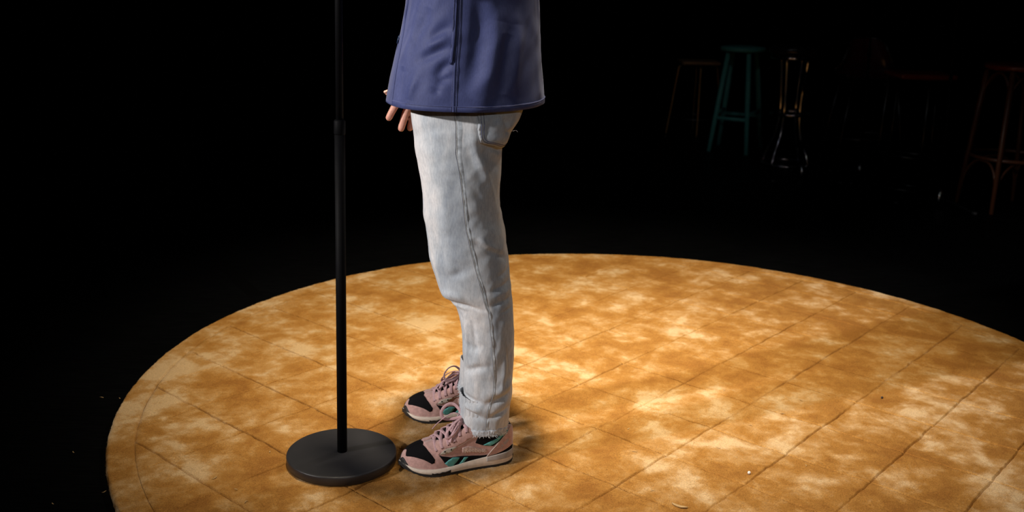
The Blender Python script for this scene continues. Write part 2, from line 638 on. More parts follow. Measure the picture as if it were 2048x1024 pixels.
def make_denim():
    t = NT('bleached_denim')
    v = t.coords()
    fade = t.noise(t.coords((1.0, 1.0, .35)), 11, 4, .6, .4)
    fine = t.noise(t.coords((1, 1, .25)), 260, 3, .7)
    wv = t.n('ShaderNodeTexWave', wave_type='BANDS', bands_direction='DIAGONAL')
    wv.inputs['Scale'].default_value = 420
    wv.inputs['Distortion'].default_value = 1.5
    wv.inputs['Detail'].default_value = 1
    t.l(v, wv.inputs['Vector'])
    # worn, paler cloth along the front of the thighs
    sx = t.n('ShaderNodeSeparateXYZ')
    t.l(v, sx.inputs[0])
    fr = t.n('ShaderNodeMapRange', i_1=-.02, i_2=-.14, i_3=0.0, i_4=.16)
    t.l(sx.outputs[0], fr.inputs[0])
    ad = t.n('ShaderNodeMath', operation='ADD')
    t.l(fade, ad.inputs[0])
    t.l(fr.outputs[0], ad.inputs[1])
    base = t.ramp(ad.outputs[0], [(.34, (.295, .33, .375)), (.52, (.42, .445, .47)), (.74, (.655, .628, .612))])
    f2 = t.ramp(fine, [(.3, (.80, .815, .84)), (.7, (1.12, 1.12, 1.12))])
    t.set(color=t.mix(1.0, base, f2, 'MULTIPLY'), rough=.85, spec=.2, sheen=.12)
    t.bump(wv.outputs['Fac'], .25, .0006)
    return t.m


def make_navy():
    t = NT('navy_cotton')
    v = t.coords()
    f = t.noise(v, 9, 4, .6)
    weave = t.noise(t.coords((1, 1, .2)), 500, 2, .6)
    base = t.ramp(f, [(.3, (.031, .040, .118)), (.7, (.041, .052, .146))])
    f2 = t.ramp(weave, [(.3, (.85, .85, .87)), (.7, (1.15, 1.15, 1.13))])
    t.set(color=t.mix(1.0, base, f2, 'MULTIPLY'), rough=.66, spec=.28, sheen=.10, srough=.4, stint=(.7, .75, 1.0))
    t.bump(weave, .3, .0006)
    return t.m


def make_base_black():
    t = NT('powder_coated_black')
    v = t.coords()
    sp = t.noise(v, 700, 2, .6)
    t.set(color=t.ramp(t.noise(v, 12, 3), [(.3, (.019, .019, .022)), (.7, (.026, .025, .028))]), rough=.40, spec=.5)
    t.bump(sp, .35, .0006)
    return t.m


def make_floor():
    t = NT('black_stage_floor')
    v = t.coords()
    f = t.noise(v, 3.0, 5, .6)
    sc = t.noise(t.coords((1, 14, 1)), 9, 3, .7)
    t.set(color=t.ramp(f, [(.3, (.0006, .00065, .0009)), (.7, (.0012, .0013, .0017))]),
          rough=t.ramp(sc, [(.35, (.42, .42, .42)), (.7, (.62, .62, .62))]), spec=.07)
    t.bump(sc, .1, .001)
    return t.m


M = {}
M['rug'] = make_rug_mat()
M['denim'] = make_denim()
M['navy'] = make_navy()
M['stand'] = make_base_black()
M['floor'] = make_floor()
M['backing'] = simple('rug_backing', (.10, .06, .03), .9)
M['drape'] = simple('black_drape', (.002, .002, .0025), .95, spec=.05, sheen=0.0)
M['tape'] = simple('matt_black_tape', (.0006, .0006, .0008), .95, spec=.03)
M['pole'] = simple('satin_black_tube', (.0025, .0025, .003), .6, spec=.05, bump=0)
M['skin'] = simple('skin', (.62, .31, .235), .5, spec=.4, grain=90, var=.14, bump=.2, sss=.12)
M['nail'] = simple('nail', (.62, .36, .29), .3, bump=0)
M['hair'] = simple('brown_hair', (.05, .03, .018), .6)
M['suede'] = simple('pink_suede', (.50, .305, .275), .92, spec=.15, grain=130, var=.16, bump=.5, bdist=.0006, sheen=.3)
M['mesh'] = simple('black_mesh', (.006, .0055, .0065), .9, spec=.12, grain=300, bump=.7, bdist=.0008)
M['teal'] = simple('teal_leather', (.085, .33, .315), .55, grain=120)
M['grey_patch'] = simple('beige_grey_leather', (.40, .35, .29), .7, grain=120)
M['midsole'] = simple('off_white_foam', (.70, .60, .50), .75, grain=90, var=.08)
M['midgrey'] = simple('grey_foam', (.36, .32, .29), .75, grain=90)
M['rubber'] = simple('black_rubber', (.012, .012, .013), .6)
M['lace'] = simple('mauve_lace', (.52, .33, .345), .9, grain=500, var=.2, bump=.6, bdist=.0006)
M['lining'] = simple('black_lining', (.008, .008, .009), .9)
M['piping'] = simple('pale_piping', (.46, .36, .31), .8)
M['window'] = simple('pale_pink_leather', (.50, .35, .31), .6)
M['print'] = simple('pale_print', (.78, .66, .60), .7)
M['printb'] = simple('blue_grey_print', (.30, .40, .42), .7)
M['sock'] = simple('grey_sock', (.16, .15, .14), .95, grain=300, bump=.6)
M['stitch'] = simple('pale_stitch', (.50, .50, .48), .8)
M['stitch_navy'] = simple('navy_stitch', (.05, .06, .15), .7)
M['button'] = simple('dark_blue_button', (.012, .022, .06), .25, bump=0)
M['thread'] = simple('white_cotton_thread', (.62, .64, .66), .9)
M['seam'] = simple('worn_seam_denim', (.36, .395, .43), .85, grain=75, var=.4, bump=.4)
M['hem'] = simple('frayed_hem_denim', (.46, .50, .55), .9, grain=110, var=.42, bump=.8, bdist=.0015)
M['seamline'] = simple('dark_seam_line', (.13, .14, .17), .9)  # plain dark line drawn along the edge of the side seam
M['lint'] = simple('cream_lint', (.42, .27, .12), .9)
M['bead'] = simple('white_bead', (.8, .75, .7), .4, bump=0)
M['bead_dark'] = simple('dark_bead', (.03, .02, .015), .5, bump=0)
M['teal_paint'] = simple('teal_painted_wood', (.10, .42, .40), .5)
M['bent'] = simple('brown_bentwood', (.10, .034, .014), .38)
M['tan'] = simple('tan_beech', (.36, .20, .09), .45)
M['red'] = simple('oxblood_vinyl', (.045, .005, .008), .22, bump=0)
M['seatred'] = simple('brown_red_seat', (.16, .022, .012), .25, bump=0)
M['blackv'] = simple('black_vinyl', (.010, .010, .012), .25, bump=0)
M['chrome'] = simple('chrome', (.62, .62, .66), .12, metal=1.0, bump=0, var=.03)
M['brass'] = simple('brass_tube', (.40, .24, .10), .32, metal=1.0, bump=0)
M['dark_steel'] = simple('dark_steel', (.06, .06, .062), .3, metal=.9, bump=0)

# ------------------------------------------------------------------ the stage: floor and black drape
V = [(-9, -4, 0), (9, -4, 0), (9, 12.5, 0), (-9, 12.5, 0)]
fl = obj('floor', V, [(0, 1, 2, 3)], M['floor'], smooth=False)
fl['kind'] = 'structure'
fl['label'] = 'matt black stage floor around the round rug'


def drape(name, p0, p1, label):
    p0, p1 = np.array(p0, float), np.array(p1, float)
    n = int(np.linalg.norm(p1 - p0) / .04)
    d = (p1 - p0) / np.linalg.norm(p1 - p0)
    nn = np.array([-d[1], d[0]])
    t = np.linspace(0, 1, n)
    w = .07 * np.sin(t * n * .23) + .03 * vnoise(t * n * .11, 0 * t, 4)
    rows = []
    for z in (0.0, 2.0, 5.0):
        xy = p0 + (p1 - p0) * t[:, None] + nn * (w * (1 - z * .06))[:, None]
        rows.append(np.column_stack([xy, np.full(n, z)]))
    o = obj(name, np.concatenate(rows), grid_faces(3, n), M['drape'])
    o['kind'] = 'structure'
    o['label'] = label
    return o


drape('wall_back', (8.8, 12.2), (-8.8, 12.2), 'black stage drape hanging behind the bar stools')
drape('wall_right', (8.8, -3.5), (8.8, 12.2), 'black stage drape closing the right of the stage')
drape('wall_left', (-8.8, 12.2), (-8.8, -3.5), 'black stage drape closing the left of the stage')

# ------------------------------------------------------------------ round rug with carved squares
RC = np.array([.381, 2.847])
RR, RG = 1.502, 1.430
ANG = math.radians(49.23)
EU = np.array([math.cos(ANG), math.sin(ANG)])
EV = np.array([-math.sin(ANG), math.cos(ANG)])
rug = thing('round_rug', 'large round golden velvet pile rug carved with a square grid, under the person', 'rug', (RC[0], RC[1], 0))
a = np.arange(240) / 240 * 2 * PI
Vb = [np.column_stack([RC[0] + r * np.cos(a), RC[1] + r * np.sin(a), np.full(240, z)]) for r, z in ((RR - .02, .0005), (RR - .02, .011))]
obj('backing', np.concatenate(Vb), grid_faces(2, 240, wrap=True) + [tuple(range(240, 480))], M['backing'], rug, smooth=False)


def pile_z(x, y):
    return (ZR + .0012 * vnoise(x * 7, y * 7, 1) + .0011 * vnoise(x * 24, y * 24, 2) + .0007 * vnoise(x * 70, y * 70, 3))


def wobble(u, v, seed):
    return .0024 * vnoise(u * 16, v * 16, seed) + .0014 * vnoise(u * 60, v * 60, seed + 1) + .0008 * vnoise(u * 170, v * 170, seed + 2)


edge_s = np.array([0, .0014, .0028, .0045, .007, .011])
SU, SV = .2258, .2253


def axis_samples(lo, hi):
    mid = np.linspace(lo + .018, hi - .018, 27)
    return np.concatenate([lo + edge_s, mid, (hi - edge_s)[::-1]])


def groove(d):
    return -.0062 * np.exp(-(d / .0023) ** 2) + .0008 * np.exp(-((d - .008) / .004) ** 2)


for i in range(-8, 9):
    for j in range(-8, 9):
        u0 = .1243 + SU * i
        v0 = -.103 + SV * j
        cu, cv = np.clip(0, u0, u0 + SU), np.clip(0, v0, v0 + SV)
        if math.hypot(cu, cv) > RG - .006:
            continue
        us, vs = axis_samples(u0, u0 + SU), axis_samples(v0, v0 + SV)
        U, W = np.meshgrid(us, vs, indexing='ij')
        d = np.minimum(np.minimum(U - u0, u0 + SU - U), np.minimum(W - v0, v0 + SV - W))
        fade = np.exp(-(d / .02) ** 2)
        U2 = U + fade * wobble(U, W, 11)
        W2 = W + fade * wobble(U, W, 13)
        r = np.hypot(U2, W2)
        k = np.where(r > RG, RG / r, 1.0)
        U2, W2 = U2 * k, W2 * k
        d = np.minimum(d, np.maximum(RG - r, 0))
        du = np.minimum(U - u0, u0 + SU - U)
        dv = np.minimum(W - v0, v0 + SV - W)
        cut = np.minimum(np.minimum(1.75 * groove(du), .9 * groove(dv)), groove(np.maximum(RG - r, 0)))
        x = RC[0] + U2 * EU[0] + W2 * EV[0]
        y = RC[1] + U2 * EU[1] + W2 * EV[1]
        depth = .55 + .45 * np.clip(.5 + 1.6 * vnoise(x * 5, y * 5, 21), 0, 1)
        z = pile_z(x, y) + cut * depth + rng.uniform(-.00035, .00035, d.shape)
        n, m = U.shape
        keep = (r <= RG).ravel()
        F = [q for q in grid_faces(n, m) if keep[q[0]] or keep[q[1]] or keep[q[2]] or keep[q[3]]]
        used = np.zeros(n * m, bool)
        used[np.array(F).ravel()] = True
        idx = np.cumsum(used) - 1
        Vv = np.stack([x, y, z], -1).reshape(-1, 3)[used]
        obj('carved_square', Vv, idx[np.array(F)].tolist(), M['rug'], rug)
NA = 1100
a = np.arange(NA) / NA * 2 * PI
prof = [(0, None), (.0014, None), (.0028, None), (.0045, None), (.007, None), (.012, None)] + [(x, None) for x in np.linspace(.018, .060, 8)]
rows = []
for off, _ in prof:
    r = RG + off + .0012 * vnoise(a * 18, 0 * a, 31) * (off < .02)
    x, y = RC[0] + r * np.cos(a), RC[1] + r * np.sin(a)
    rows.append(np.stack([x, y, pile_z(x, y) + .8 * groove(np.full(NA, off)) + rng.uniform(-.0003, .0003, NA)], -1))
for t in np.linspace(.15, 1, 7):
    r = RG + .060 + .012 * math.sin(t * PI / 2) + .0015 * vnoise(a * 30, 0 * a + t * 3, 33) + .0012 * vnoise(a * 160, 0 * a + t * 5, 34)
    x, y = RC[0] + r * np.cos(a), RC[1] + r * np.sin(a)
    rows.append(np.stack([x, y, pile_z(x, y) * (1 - t ** 2.2) + .001 * t], -1))
obj('border', np.concatenate(rows), grid_faces(len(rows), NA, wrap=True, flip=True), M['rug'], rug)
# loose fibre ends along the rim
nf = 9000
a = rng.uniform(0, 2 * PI, nf)
zz = rng.uniform(.003, ZR, nf)
r0 = RR - .004 - .008 * np.clip((zz - .012) / .008, 0, 1)
ln = rng.uniform(.002, .007, nf)
tw = rng.uniform(-.5, .5, nf)
b0 = np.stack([RC[0] + r0 * np.cos(a), RC[1] + r0 * np.sin(a), zz], -1)
tang = np.stack([-np.sin(a), np.cos(a), 0 * a], -1)
tip = b0 + ln[:, None] * np.stack([np.cos(a + tw), np.sin(a + tw), rng.uniform(-.3, .5, nf)], -1)
Vf = np.stack([b0 - tang * .0005, b0 + tang * .0005, tip], 1).reshape(-1, 3)
fr = obj('rim_fibres', Vf, np.arange(nf * 3).reshape(-1, 3).tolist(), M['rug'], rug, smooth=False)
fr['kind'] = 'stuff'
# ------------------------------------------------------------------ the person
person = thing('person', 'person in navy jacket, faded jeans and pink sneakers standing side-on at the microphone stand', 'person', (-.11, 2.43, ZR))


def rings(R, m=40):
    """closed loft of elliptic rings (x, y, z, half-x, half-y)"""
    a = np.arange(m) / m * 2 * PI
    V = np.concatenate([np.stack([x + hx * np.cos(a), y + hy * np.sin(a), np.full(m, z)], -1) for x, y, z, hx, hy in R])
    n = len(R)
    return V, grid_faces(n, m, wrap=True) + [tuple(range(m))[::-1], tuple((n - 1) * m + j for j in range(m))]


def limb(pts, m=14, sub=6):
    """tapered limb with round ends through (x, y, z, radius)"""
    Q = smooth_path(np.array(pts, float), sub)
    d0 = Q[0, :3] - Q[1, :3]
    d0 /= np.linalg.norm(d0)
    d1 = Q[-1, :3] - Q[-2, :3]
    d1 /= np.linalg.norm(d1)
    head = [np.append(Q[0, :3] + d0 * Q[0, 3] * math.sin(t), Q[0, 3] * max(math.cos(t), .05)) for t in (1.5, 1.1, .7, .35)]
    tail = [np.append(Q[-1, :3] + d1 * Q[-1, 3] * math.sin(t), Q[-1, 3] * max(math.cos(t), .05)) for t in (.35, .7, 1.1, 1.5)]
    Q = np.array(head + list(Q) + tail)
    return sweep(Q[:, :3], circle(1.0, m), scale=Q[:, 3])


ps = []
ps.append(rings([(-.115, 2.425, .86, .03, .05), (-.115, 2.425, .88, .085, .13), (-.115, 2.425, .95, .10, .155), (-.115, 2.425, 1.1, .095, .14),
                 (-.112, 2.425, 1.28, .11, .16), (-.108, 2.425, 1.38, .10, .165), (-.105, 2.425, 1.45, .075, .12), (-.11, 2.425, 1.50, .058, .062),
                 (-.12, 2.425, 1.56, .056, .056), (-.135, 2.425, 1.60, .07, .06), (-.14, 2.425, 1.64, .092, .072), (-.135, 2.425, 1.70, .100, .078),
                 (-.128, 2.425, 1.76, .098, .078), (-.122, 2.425, 1.80, .080, .064), (-.12, 2.425, 1.825, .04, .035), (-.12, 2.425, 1.83, .01, .01)]))
ps.append(limb([(-.225, 2.425, 1.705, .010), (-.240, 2.425, 1.685, .013), (-.246, 2.425, 1.668, .015)]))                      # nose
ps.append(limb([(-.222, 2.405, 1.628, .008), (-.230, 2.425, 1.628, .010), (-.222, 2.445, 1.628, .008)]))                      # lips
for sy in (-1, 1):
    ps.append(limb([(-.125, 2.425 + sy * .082, 1.655, .010), (-.118, 2.425 + sy * .088, 1.68, .013), (-.122, 2.425 + sy * .086, 1.705, .012)]))
ps.append(limb([(-.11, 2.34, .93, .085), (-.12, 2.34, .80, .078), (-.10, 2.336, .60, .062), (-.088, 2.335, .47, .050), (-.056, 2.337, .33, .047),
                (-.054, 2.338, .20, .036), (-.050, 2.339, .12, .033), (-.050, 2.339, .082, .029), (-.095, 2.326, .066, .024), (-.16, 2.304, .054, .020), (-.20, 2.292, .050, .017)]))
ps.append(limb([(-.12, 2.505, .93, .085), (-.13, 2.508, .80, .078), (-.108, 2.522, .60, .062), (-.096, 2.533, .47, .050), (-.068, 2.547, .33, .047),
                (-.066, 2.562, .20, .036), (-.064, 2.606, .12, .033), (-.064, 2.612, .082, .029), (-.11, 2.606, .066, .024), (-.18, 2.596, .054, .020), (-.22, 2.590, .050, .017)]))
# far arm hanging, fingers spread below the jacket's hem
ps.append(limb([(-.105, 2.57, 1.42, .060), (-.10, 2.64, 1.32, .050), (-.10, 2.69, 1.17, .042), (-.15, 2.68, 1.08, .036), (-.222, 2.645, .99, .026), (-.245, 2.635, .960, .027)]))
ps.append(limb([(-.245, 2.637, .965, .026), (-.265, 2.628, .930, .026), (-.276, 2.622, .905, .019)]))
ps.append(limb([(-.238, 2.642, .958, .020), (-.252, 2.636, .925, .020), (-.258, 2.632, .900, .016)]))
ps.append(limb([(-.268, 2.612, .925, .013), (-.302, 2.608, .898, .0102), (-.318, 2.608, .874, .0098), (-.329, 2.609, .853, .0090)]))
ps.append(limb([(-.270, 2.624, .905, .012), (-.284, 2.622, .870, .0106), (-.292, 2.621, .846, .0100), (-.2985, 2.621, .824, .0092)]))
ps.append(limb([(-.258, 2.634, .900, .012), (-.266, 2.636, .865, .0100), (-.272, 2.637, .843, .0096), (-.277, 2.637, .823, .0088)]))
ps.append(limb([(-.243, 2.646, .905, .011), (-.249, 2.650, .874, .0090), (-.253, 2.651, .856, .0084), (-.256, 2.651, .842, .0078)]))
ps.append(limb([(-.255, 2.622, .960, .014), (-.285, 2.608, .938, .0125), (-.310, 2.604, .924, .0100), (-.331, 2.604, .9185, .0082)]))
# near arm raised, hand closed on the stand's upper tube
GX, GY, GZ = -.3955, 2.312, 1.40
ps.append(limb([(-.105, 2.28, 1.42, .060), (-.16, 2.22, 1.345, .048), (-.25, 2.165, 1.265, .041), (-.30, 2.18, 1.29, .037), (-.372, 2.262, 1.375, .026), (-.378, 2.275, 1.385, .026)]))
ps.append(limb([(-.372, 2.268, 1.378, .026), (-.372, 2.292, 1.392, .024), (-.370, 2.305, 1.395, .022)]))
for k in range(4):
    z = GZ + .030 - .019 * k
    ps.append(limb([(GX + .030, GY + .006, z, .0095), (GX + .020, GY + .024, z - .001, .0092), (GX - .002, GY + .029, z - .002, .0088), (GX - .020, GY + .018, z - .003, .0084),
                    (GX - .024, GY - .004, z - .003, .0078)]))
ps.append(limb([(GX + .020, GY - .018, GZ - .01, .012), (GX + .002, GY - .024, GZ + .014, .0105), (GX - .016, GY - .018, GZ + .026, .0085)]))
Vb, Fb = join(ps)
body = obj('body', Vb, Fb, M['skin'], person)
md = body.modifiers.new('fuse', 'REMESH')
md.mode = 'VOXEL'
md.voxel_size = .0032
md.use_smooth_shade = True
sm = body.modifiers.new('soften', 'SMOOTH')
sm.iterations = 4
sm.factor = .5
# finger nail of the thumb
obj('nail', *limb([(-.333, 2.5985, .9215, .0042), (-.337, 2.599, .9205, .0038)]), M['nail'], body)
# eyes and hair
for sy in (-1, 1):
    e = obj('eye', *limb([(-.226, 2.425 + sy * .030, 1.700, .0095), (-.2262, 2.425 + sy * .032, 1.700, .0095)]), simple('eye_white', (.8, .78, .75), .2, bump=0), body)
hv, hf = rings([(-.108, 2.425, 1.60, .075, .072), (-.10, 2.425, 1.66, .088, .086), (-.108, 2.425, 1.72, .104, .090), (-.122, 2.425, 1.765, .114, .092),
                (-.118, 2.425, 1.81, .098, .078), (-.116, 2.425, 1.838, .055, .048), (-.116, 2.425, 1.846, .01, .01)])
hv = hv + .004 * np.stack([vnoise(hv[:, 2] * 60, hv[:, 1] * 60, k) for k in (1, 2, 3)], -1)
hv[:, 0] = np.where((hv[:, 0] < -.17) & (hv[:, 2] < 1.75), -.17 + (hv[:, 0] + .17) * .15, hv[:, 0])
obj('hair', hv, hf, M['hair'], person, label='short brown hair')

# ---- jeans
NZ, NP = 330, 150
zs = np.linspace(.112, .985, NZ)
ph = np.arange(NP) / NP * 2 * PI


def hem_shift(p):
    return .006 * np.cos(p) + .003 * np.sin(3 * p + 1)


def leg_mesh(far):
    Z, Pp = np.meshgrid(zs, ph, indexing='ij')
    k = np.clip((.18 - Z) / .07, 0, 1)
    Zs = Z + hem_shift(Pp) * k
    P = leg(Zs, Pp, far)
    # puckers of the hem
    pk = np.clip((.136 - Z) / .012, 0, 1) * .0011 * np.sin(Pp * 34 + 2.5 * vnoise(Pp * 6, Z * 30, 6))
    P[..., 0] -= pk * np.cos(Pp)
    P[..., 1] -= pk * np.sin(Pp)
    inner = P[0].copy()
    cx, cy = inner[:, 0].mean(), inner[:, 1].mean()
    rows = []
    for s, dz in ((.955, .006), (.93, .04), (.90, .09)):
        q = inner.copy()
        q[:, 0] = cx + (q[:, 0] - cx) * s
        q[:, 1] = cy + (q[:, 1] - cy) * s
        q[:, 2] += dz
        rows.insert(0, q)
    G = np.concatenate([np.array(rows), P])
    return G.reshape(-1, 3), grid_faces(len(G), NP, wrap=True)


jv, jf = join([leg_mesh(False), leg_mesh(True)])
jeans = obj('jeans', jv, jf, M['denim'], person, label='faded light blue-grey straight jeans with frayed hems')

SEAM = [(.955, 1.42), (0.914, 1.45), (0.864, 1.53), (0.783, 1.60), (0.707, 1.65), (0.625, 1.66), (0.56, 1.70), (0.487, 1.77), (0.427, 1.70), (0.352, 1.70), (0.273, 1.76), (0.22, 1.75), (0.185, 1.62), (0.150, 1.63), (.128, 1.64)]
sp = smooth_path(SEAM, 10)
nleg = lambda z, p: leg(z, p)
fleg = lambda z, p: leg(z, p, True)


def seam_band(fn, line, wid, off, sgn, n=5):
    """raised, puckered strip of doubled cloth beside a seam"""
    rows = []
    for k in range(n):
        t = k / (n - 1)
        h = off * (1 if 0 < k < n - 1 else -.6)
        q = np.column_stack([line[:, 0], line[:, 1] + wid * t])
        pk = .0005 * vnoise(line[:, 0] * 70, t * 1.5 + 0 * line[:, 0], 12) * (0 < k < n - 1)
        rows.append(fn(q[:, 0], q[:, 1]) + normals_of(fn, q[:, 0], q[:, 1], 1e-3, 1e-3, sgn) * (h + pk)[:, None])
    return np.concatenate(rows), grid_faces(n, len(line))


zl = np.arange(.118, .955, .0022)[::-1]
sl = np.column_stack([zl, np.interp(zl, sp[::-1, 0], sp[::-1, 1])])
sb = obj('side_seam', *seam_band(nleg, sl, .100, .0007, -1), M['seam'], jeans)
obj('stitching', *tube(on_surface(nleg, np.column_stack([sl[:, 0], sl[:, 1] + .014])[::2], .0008, -1), .0005, 6), M['stitch'], sb)
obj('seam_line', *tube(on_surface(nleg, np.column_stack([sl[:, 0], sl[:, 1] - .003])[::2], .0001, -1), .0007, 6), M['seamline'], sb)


def hem_band(fn, far):
    pp = np.linspace(0, 2 * PI, 220, endpoint=False)
    rows = []
    for h, o_ in ((-.0015, -.001), (0, .0012), (.004, .0019), (.008, .0014), (.012, .0018), (.0145, .0012), (.0155, -.0008)):
        z = np.full(220, .112 + h) + hem_shift(pp) + .0012 * vnoise(pp * 20, 0 * pp + h * 90, 41)
        n = normals_of(fn, z, pp, 1e-3, 1e-3, -1)
        rows.append(fn(z, pp) + n * (o_ + .0010 * vnoise(pp * 26, 0 * pp + h * 160, 42) * (0 < h < .015))[:, None])
    return np.concatenate(rows), grid_faces(7, 220, wrap=True)


obj('hem_band', *hem_band(nleg, False), M['hem'], jeans)
obj('hem_band', *hem_band(fleg, True), M['hem'], jeans)
fl_ = sl.copy()
fl_[:, 1] = 2 * PI - fl_[:, 1]
obj('side_seam', *seam_band(fleg, fl_, -.125, .0016, -1), M['seam'], jeans)

PK = [(.935, 1.74), (0.884, 1.83), (0.853, 1.97), (0.845, 2.3), (0.836, 2.65), (0.834, 2.95), (.86, 3.12), (.935, 3.06)]
pocket = obj('back_pocket', *patch(nleg, PK, .0028, -1, sc=(1, .09), res=.004, skirt=.0028), M['denim'], jeans)
for dzp in (.06, .11):
    ln = smooth_path([(.93, 1.74 + dzp), (0.886, 1.83 + dzp), (0.857 + dzp * .04, 1.97 + dzp * .8), (0.848 + dzp * .05, 2.3), (0.838 + dzp * .06, 2.65), (0.836 + dzp * .07, 2.9)], 10)
    obj('stitching', *tube(on_surface(nleg, ln, .0031, -1), .0006, 6), M['stitch_navy'], pocket)
PKf = [(z, 2 * PI - p) for z, p in PK]
obj('back_pocket', *patch(fleg, PKf, .0028, -1, sc=(1, .09), res=.006, skirt=.0028), M['denim'], jeans)


def fray(fn, n, seed):
    r = np.random.default_rng(seed)
    parts = []
    for k in range(n):
        p = r.uniform(0, 2 * PI)
        z0 = .112 + float(hem_shift(p)) + r.uniform(-.001, .012 if r.random() < .30 else .003)
        q = fn(np.array([z0]), np.array([p]))[0]
        out = np.array([-math.cos(p), -math.sin(p), 0])
        tan = np.array([math.sin(p), -math.cos(p), 0])
        L = r.uniform(.002, .008) * (1.7 if r.random() < .08 else 1)
        d1 = out * r.uniform(.1, .6) + tan * r.uniform(-.7, .7) + np.array([0, 0, -r.uniform(.2, 1)])
        d2 = d1 + out * r.uniform(-.3, .5) + tan * r.uniform(-.8, .8)
        q = q + out * .001
        parts.append(tube(np.array([q, q + d1 * L * .5, q + d1 * L * .5 + d2 * L * .5]), r.uniform(.00035, .0006), 4))
    return join(parts)


for fn, sd in ((nleg, 1), (fleg, 2)):
    o = obj('frayed_threads', *fray(fn, 420, sd), M['thread'], jeans)
    o['kind'] = 'stuff'
lz = smooth_path([leg(np.array([.872]), np.array([2.95]))[0], leg(np.array([.872]), np.array([2.95]))[0] + [.006, -.002, -.001],
                  leg(np.array([.872]), np.array([2.95]))[0] + [.012, -.003, .001], leg(np.array([.872]), np.array([2.95]))[0] + [.017, -.004, -.003]], 6)
obj('loose_thread', *tube(lz, .0006, 5), M['thread'], jeans)

# ---- jacket
HEM = .926
NZ, NP = 220, 260
zs = np.concatenate([np.linspace(HEM, 1.2, 170), np.linspace(1.205, 1.515, 50)])
ph = np.arange(NP) / NP * 2 * PI
Z, Pp = np.meshgrid(zs, ph, indexing='ij')
P = jacket(Z, Pp)
rows = []
for ins, dz in ((.003, .002), (.006, .03), (.008, .12)):
    zi = np.full(NP, HEM + dz)
    rows.insert(0, jacket(zi, ph) - normals_of(lambda z, p: jacket(z, p), zi, ph, 1e-3, 1e-3, -1) * ins)
G = np.concatenate([np.array(rows), P])
parts = [(G.reshape(-1, 3), grid_faces(len(G), NP, wrap=True))]
parts.append(limb([(-.105, 2.55, 1.425, .075), (-.10, 2.64, 1.32, .072), (-.10, 2.695, 1.17, .064), (-.15, 2.685, 1.08, .056), (-.205, 2.655, 1.012, .044)], 24))
parts.append(limb([(-.105, 2.30, 1.425, .075), (-.16, 2.22, 1.355, .068), (-.245, 2.17, 1.275, .060), (-.30, 2.185, 1.30, .050), (-.350, 2.24, 1.352, .040)], 24))
parts.append(rings([(-.092, 2.425, 1.490, .094, .092), (-.094, 2.425, 1.515, .086, .084), (-.098, 2.425, 1.545, .082, .080), (-.098, 2.425, 1.546, .074, .072), (-.096, 2.425, 1.51, .066, .064)]))
jk = obj('jacket', *join(parts), M['navy'], person, label='navy blue cotton work jacket')
njk = lambda z, p: jacket(z, p)
# placket along the front edge with its button
PL = smooth_path([(HEM + .001, .60), (.97, .57), (1.034, .53), (1.115, .45), (1.16, .46), (1.3, .42)], 12)
pl = obj('placket', *patch(njk, [(z, p) for z, p in PL] + [(z, p - .42) for z, p in PL[::-1]], .0026, -1, sc=(1, .17), res=.006, skirt=.0026), M['navy'], jk)
ps_ = np.column_stack([PL[:, 0], PL[:, 1] - .035])
obj('stitching', *tube(on_surface(njk, ps_, .0027, -1), .0006, 6), M['stitch_navy'], pl)
for zb_ in (1.069, 1.20, 1.33):
    c = on_surface(njk, [(zb_, .33)], .0027, -1)[0]
    nrm = normals_of(njk, np.array([zb_]), np.array([.33]), 1e-3, 1e-3, -1)[0]
    v, f = lathe([(.0005, 0), (.0085, 0), (.0098, .0012), (.0098, .0026), (.0085, .0034), (.0065, .0028), (.0005, .0026)], m=24)
    R = np.array(Vector(nrm).to_track_quat('Z', 'Y').to_matrix())
    obj('button', v @ R.T + c, f, M['button'], jk)
# side seam and slanted welt pocket
SS = smooth_path([(HEM, 1.535), (1.0, 1.522), (1.028, 1.518), (1.108, 1.508), (1.164, 1.50), (1.36, 1.495)], 16)
zl = np.arange(HEM + .001, 1.30, .003)
s1 = np.column_stack([zl, np.interp(zl, SS[:, 0], SS[:, 1])])
sj = obj('side_seam', *seam_band(njk, s1, -.034, .0018, -1), M['navy'], jk)
for dp in (0.002, -.035):
    obj('stitching', *tube(on_surface(njk, np.column_stack([s1[:, 0], s1[:, 1] + dp])[::2], .0016, -1), .0006, 6), M['stitch_navy'], sj)
welt = obj('pocket_welt', *patch(njk, [(1.03, 1.448), (1.028, 1.460), (1.03, 1.472), (1.10, 1.472), (1.20, 1.466), (1.20, 1.430), (1.10, 1.440)], .0050, -1, sc=(1, .5), res=.005, skirt=.005), M['navy'], jk)
obj('stitching', *tube(on_surface(njk, np.array([(1.032, 1.452), (1.10, 1.445), (1.198, 1.436)]), .0052, -1), .0006, 6), M['stitch_navy'], welt)
obj('pocket_opening', *patch(njk, [(1.036, 1.474), (1.10, 1.474), (1.20, 1.468), (1.20, 1.492), (1.10, 1.498), (1.036, 1.486)], .0012, -1, sc=(1, .5), res=.005, skirt=.001), M['lining'], jk)
# stitched hem
zh = np.full(240, HEM + .014)
pp = np.linspace(0, 2 * PI, 240, endpoint=False)
hb = []
for h, o_ in ((0.0, -.0008), (.0003, .0006), (.013, .0008), (.0138, -.0004)):
    hb.append(jacket(np.full(240, HEM + h), pp) + normals_of(njk, np.full(240, HEM + h + .002), pp, 1e-3, 1e-3, -1) * o_)
hem = obj('hem', np.concatenate(hb), grid_faces(4, 240, wrap=True), M['navy'], jk)
obj('stitching', *tube(on_surface(njk, np.column_stack([zh - .002, pp]), .0017, -1), .0006, 6, closed=True), M['stitch_navy'], hem)


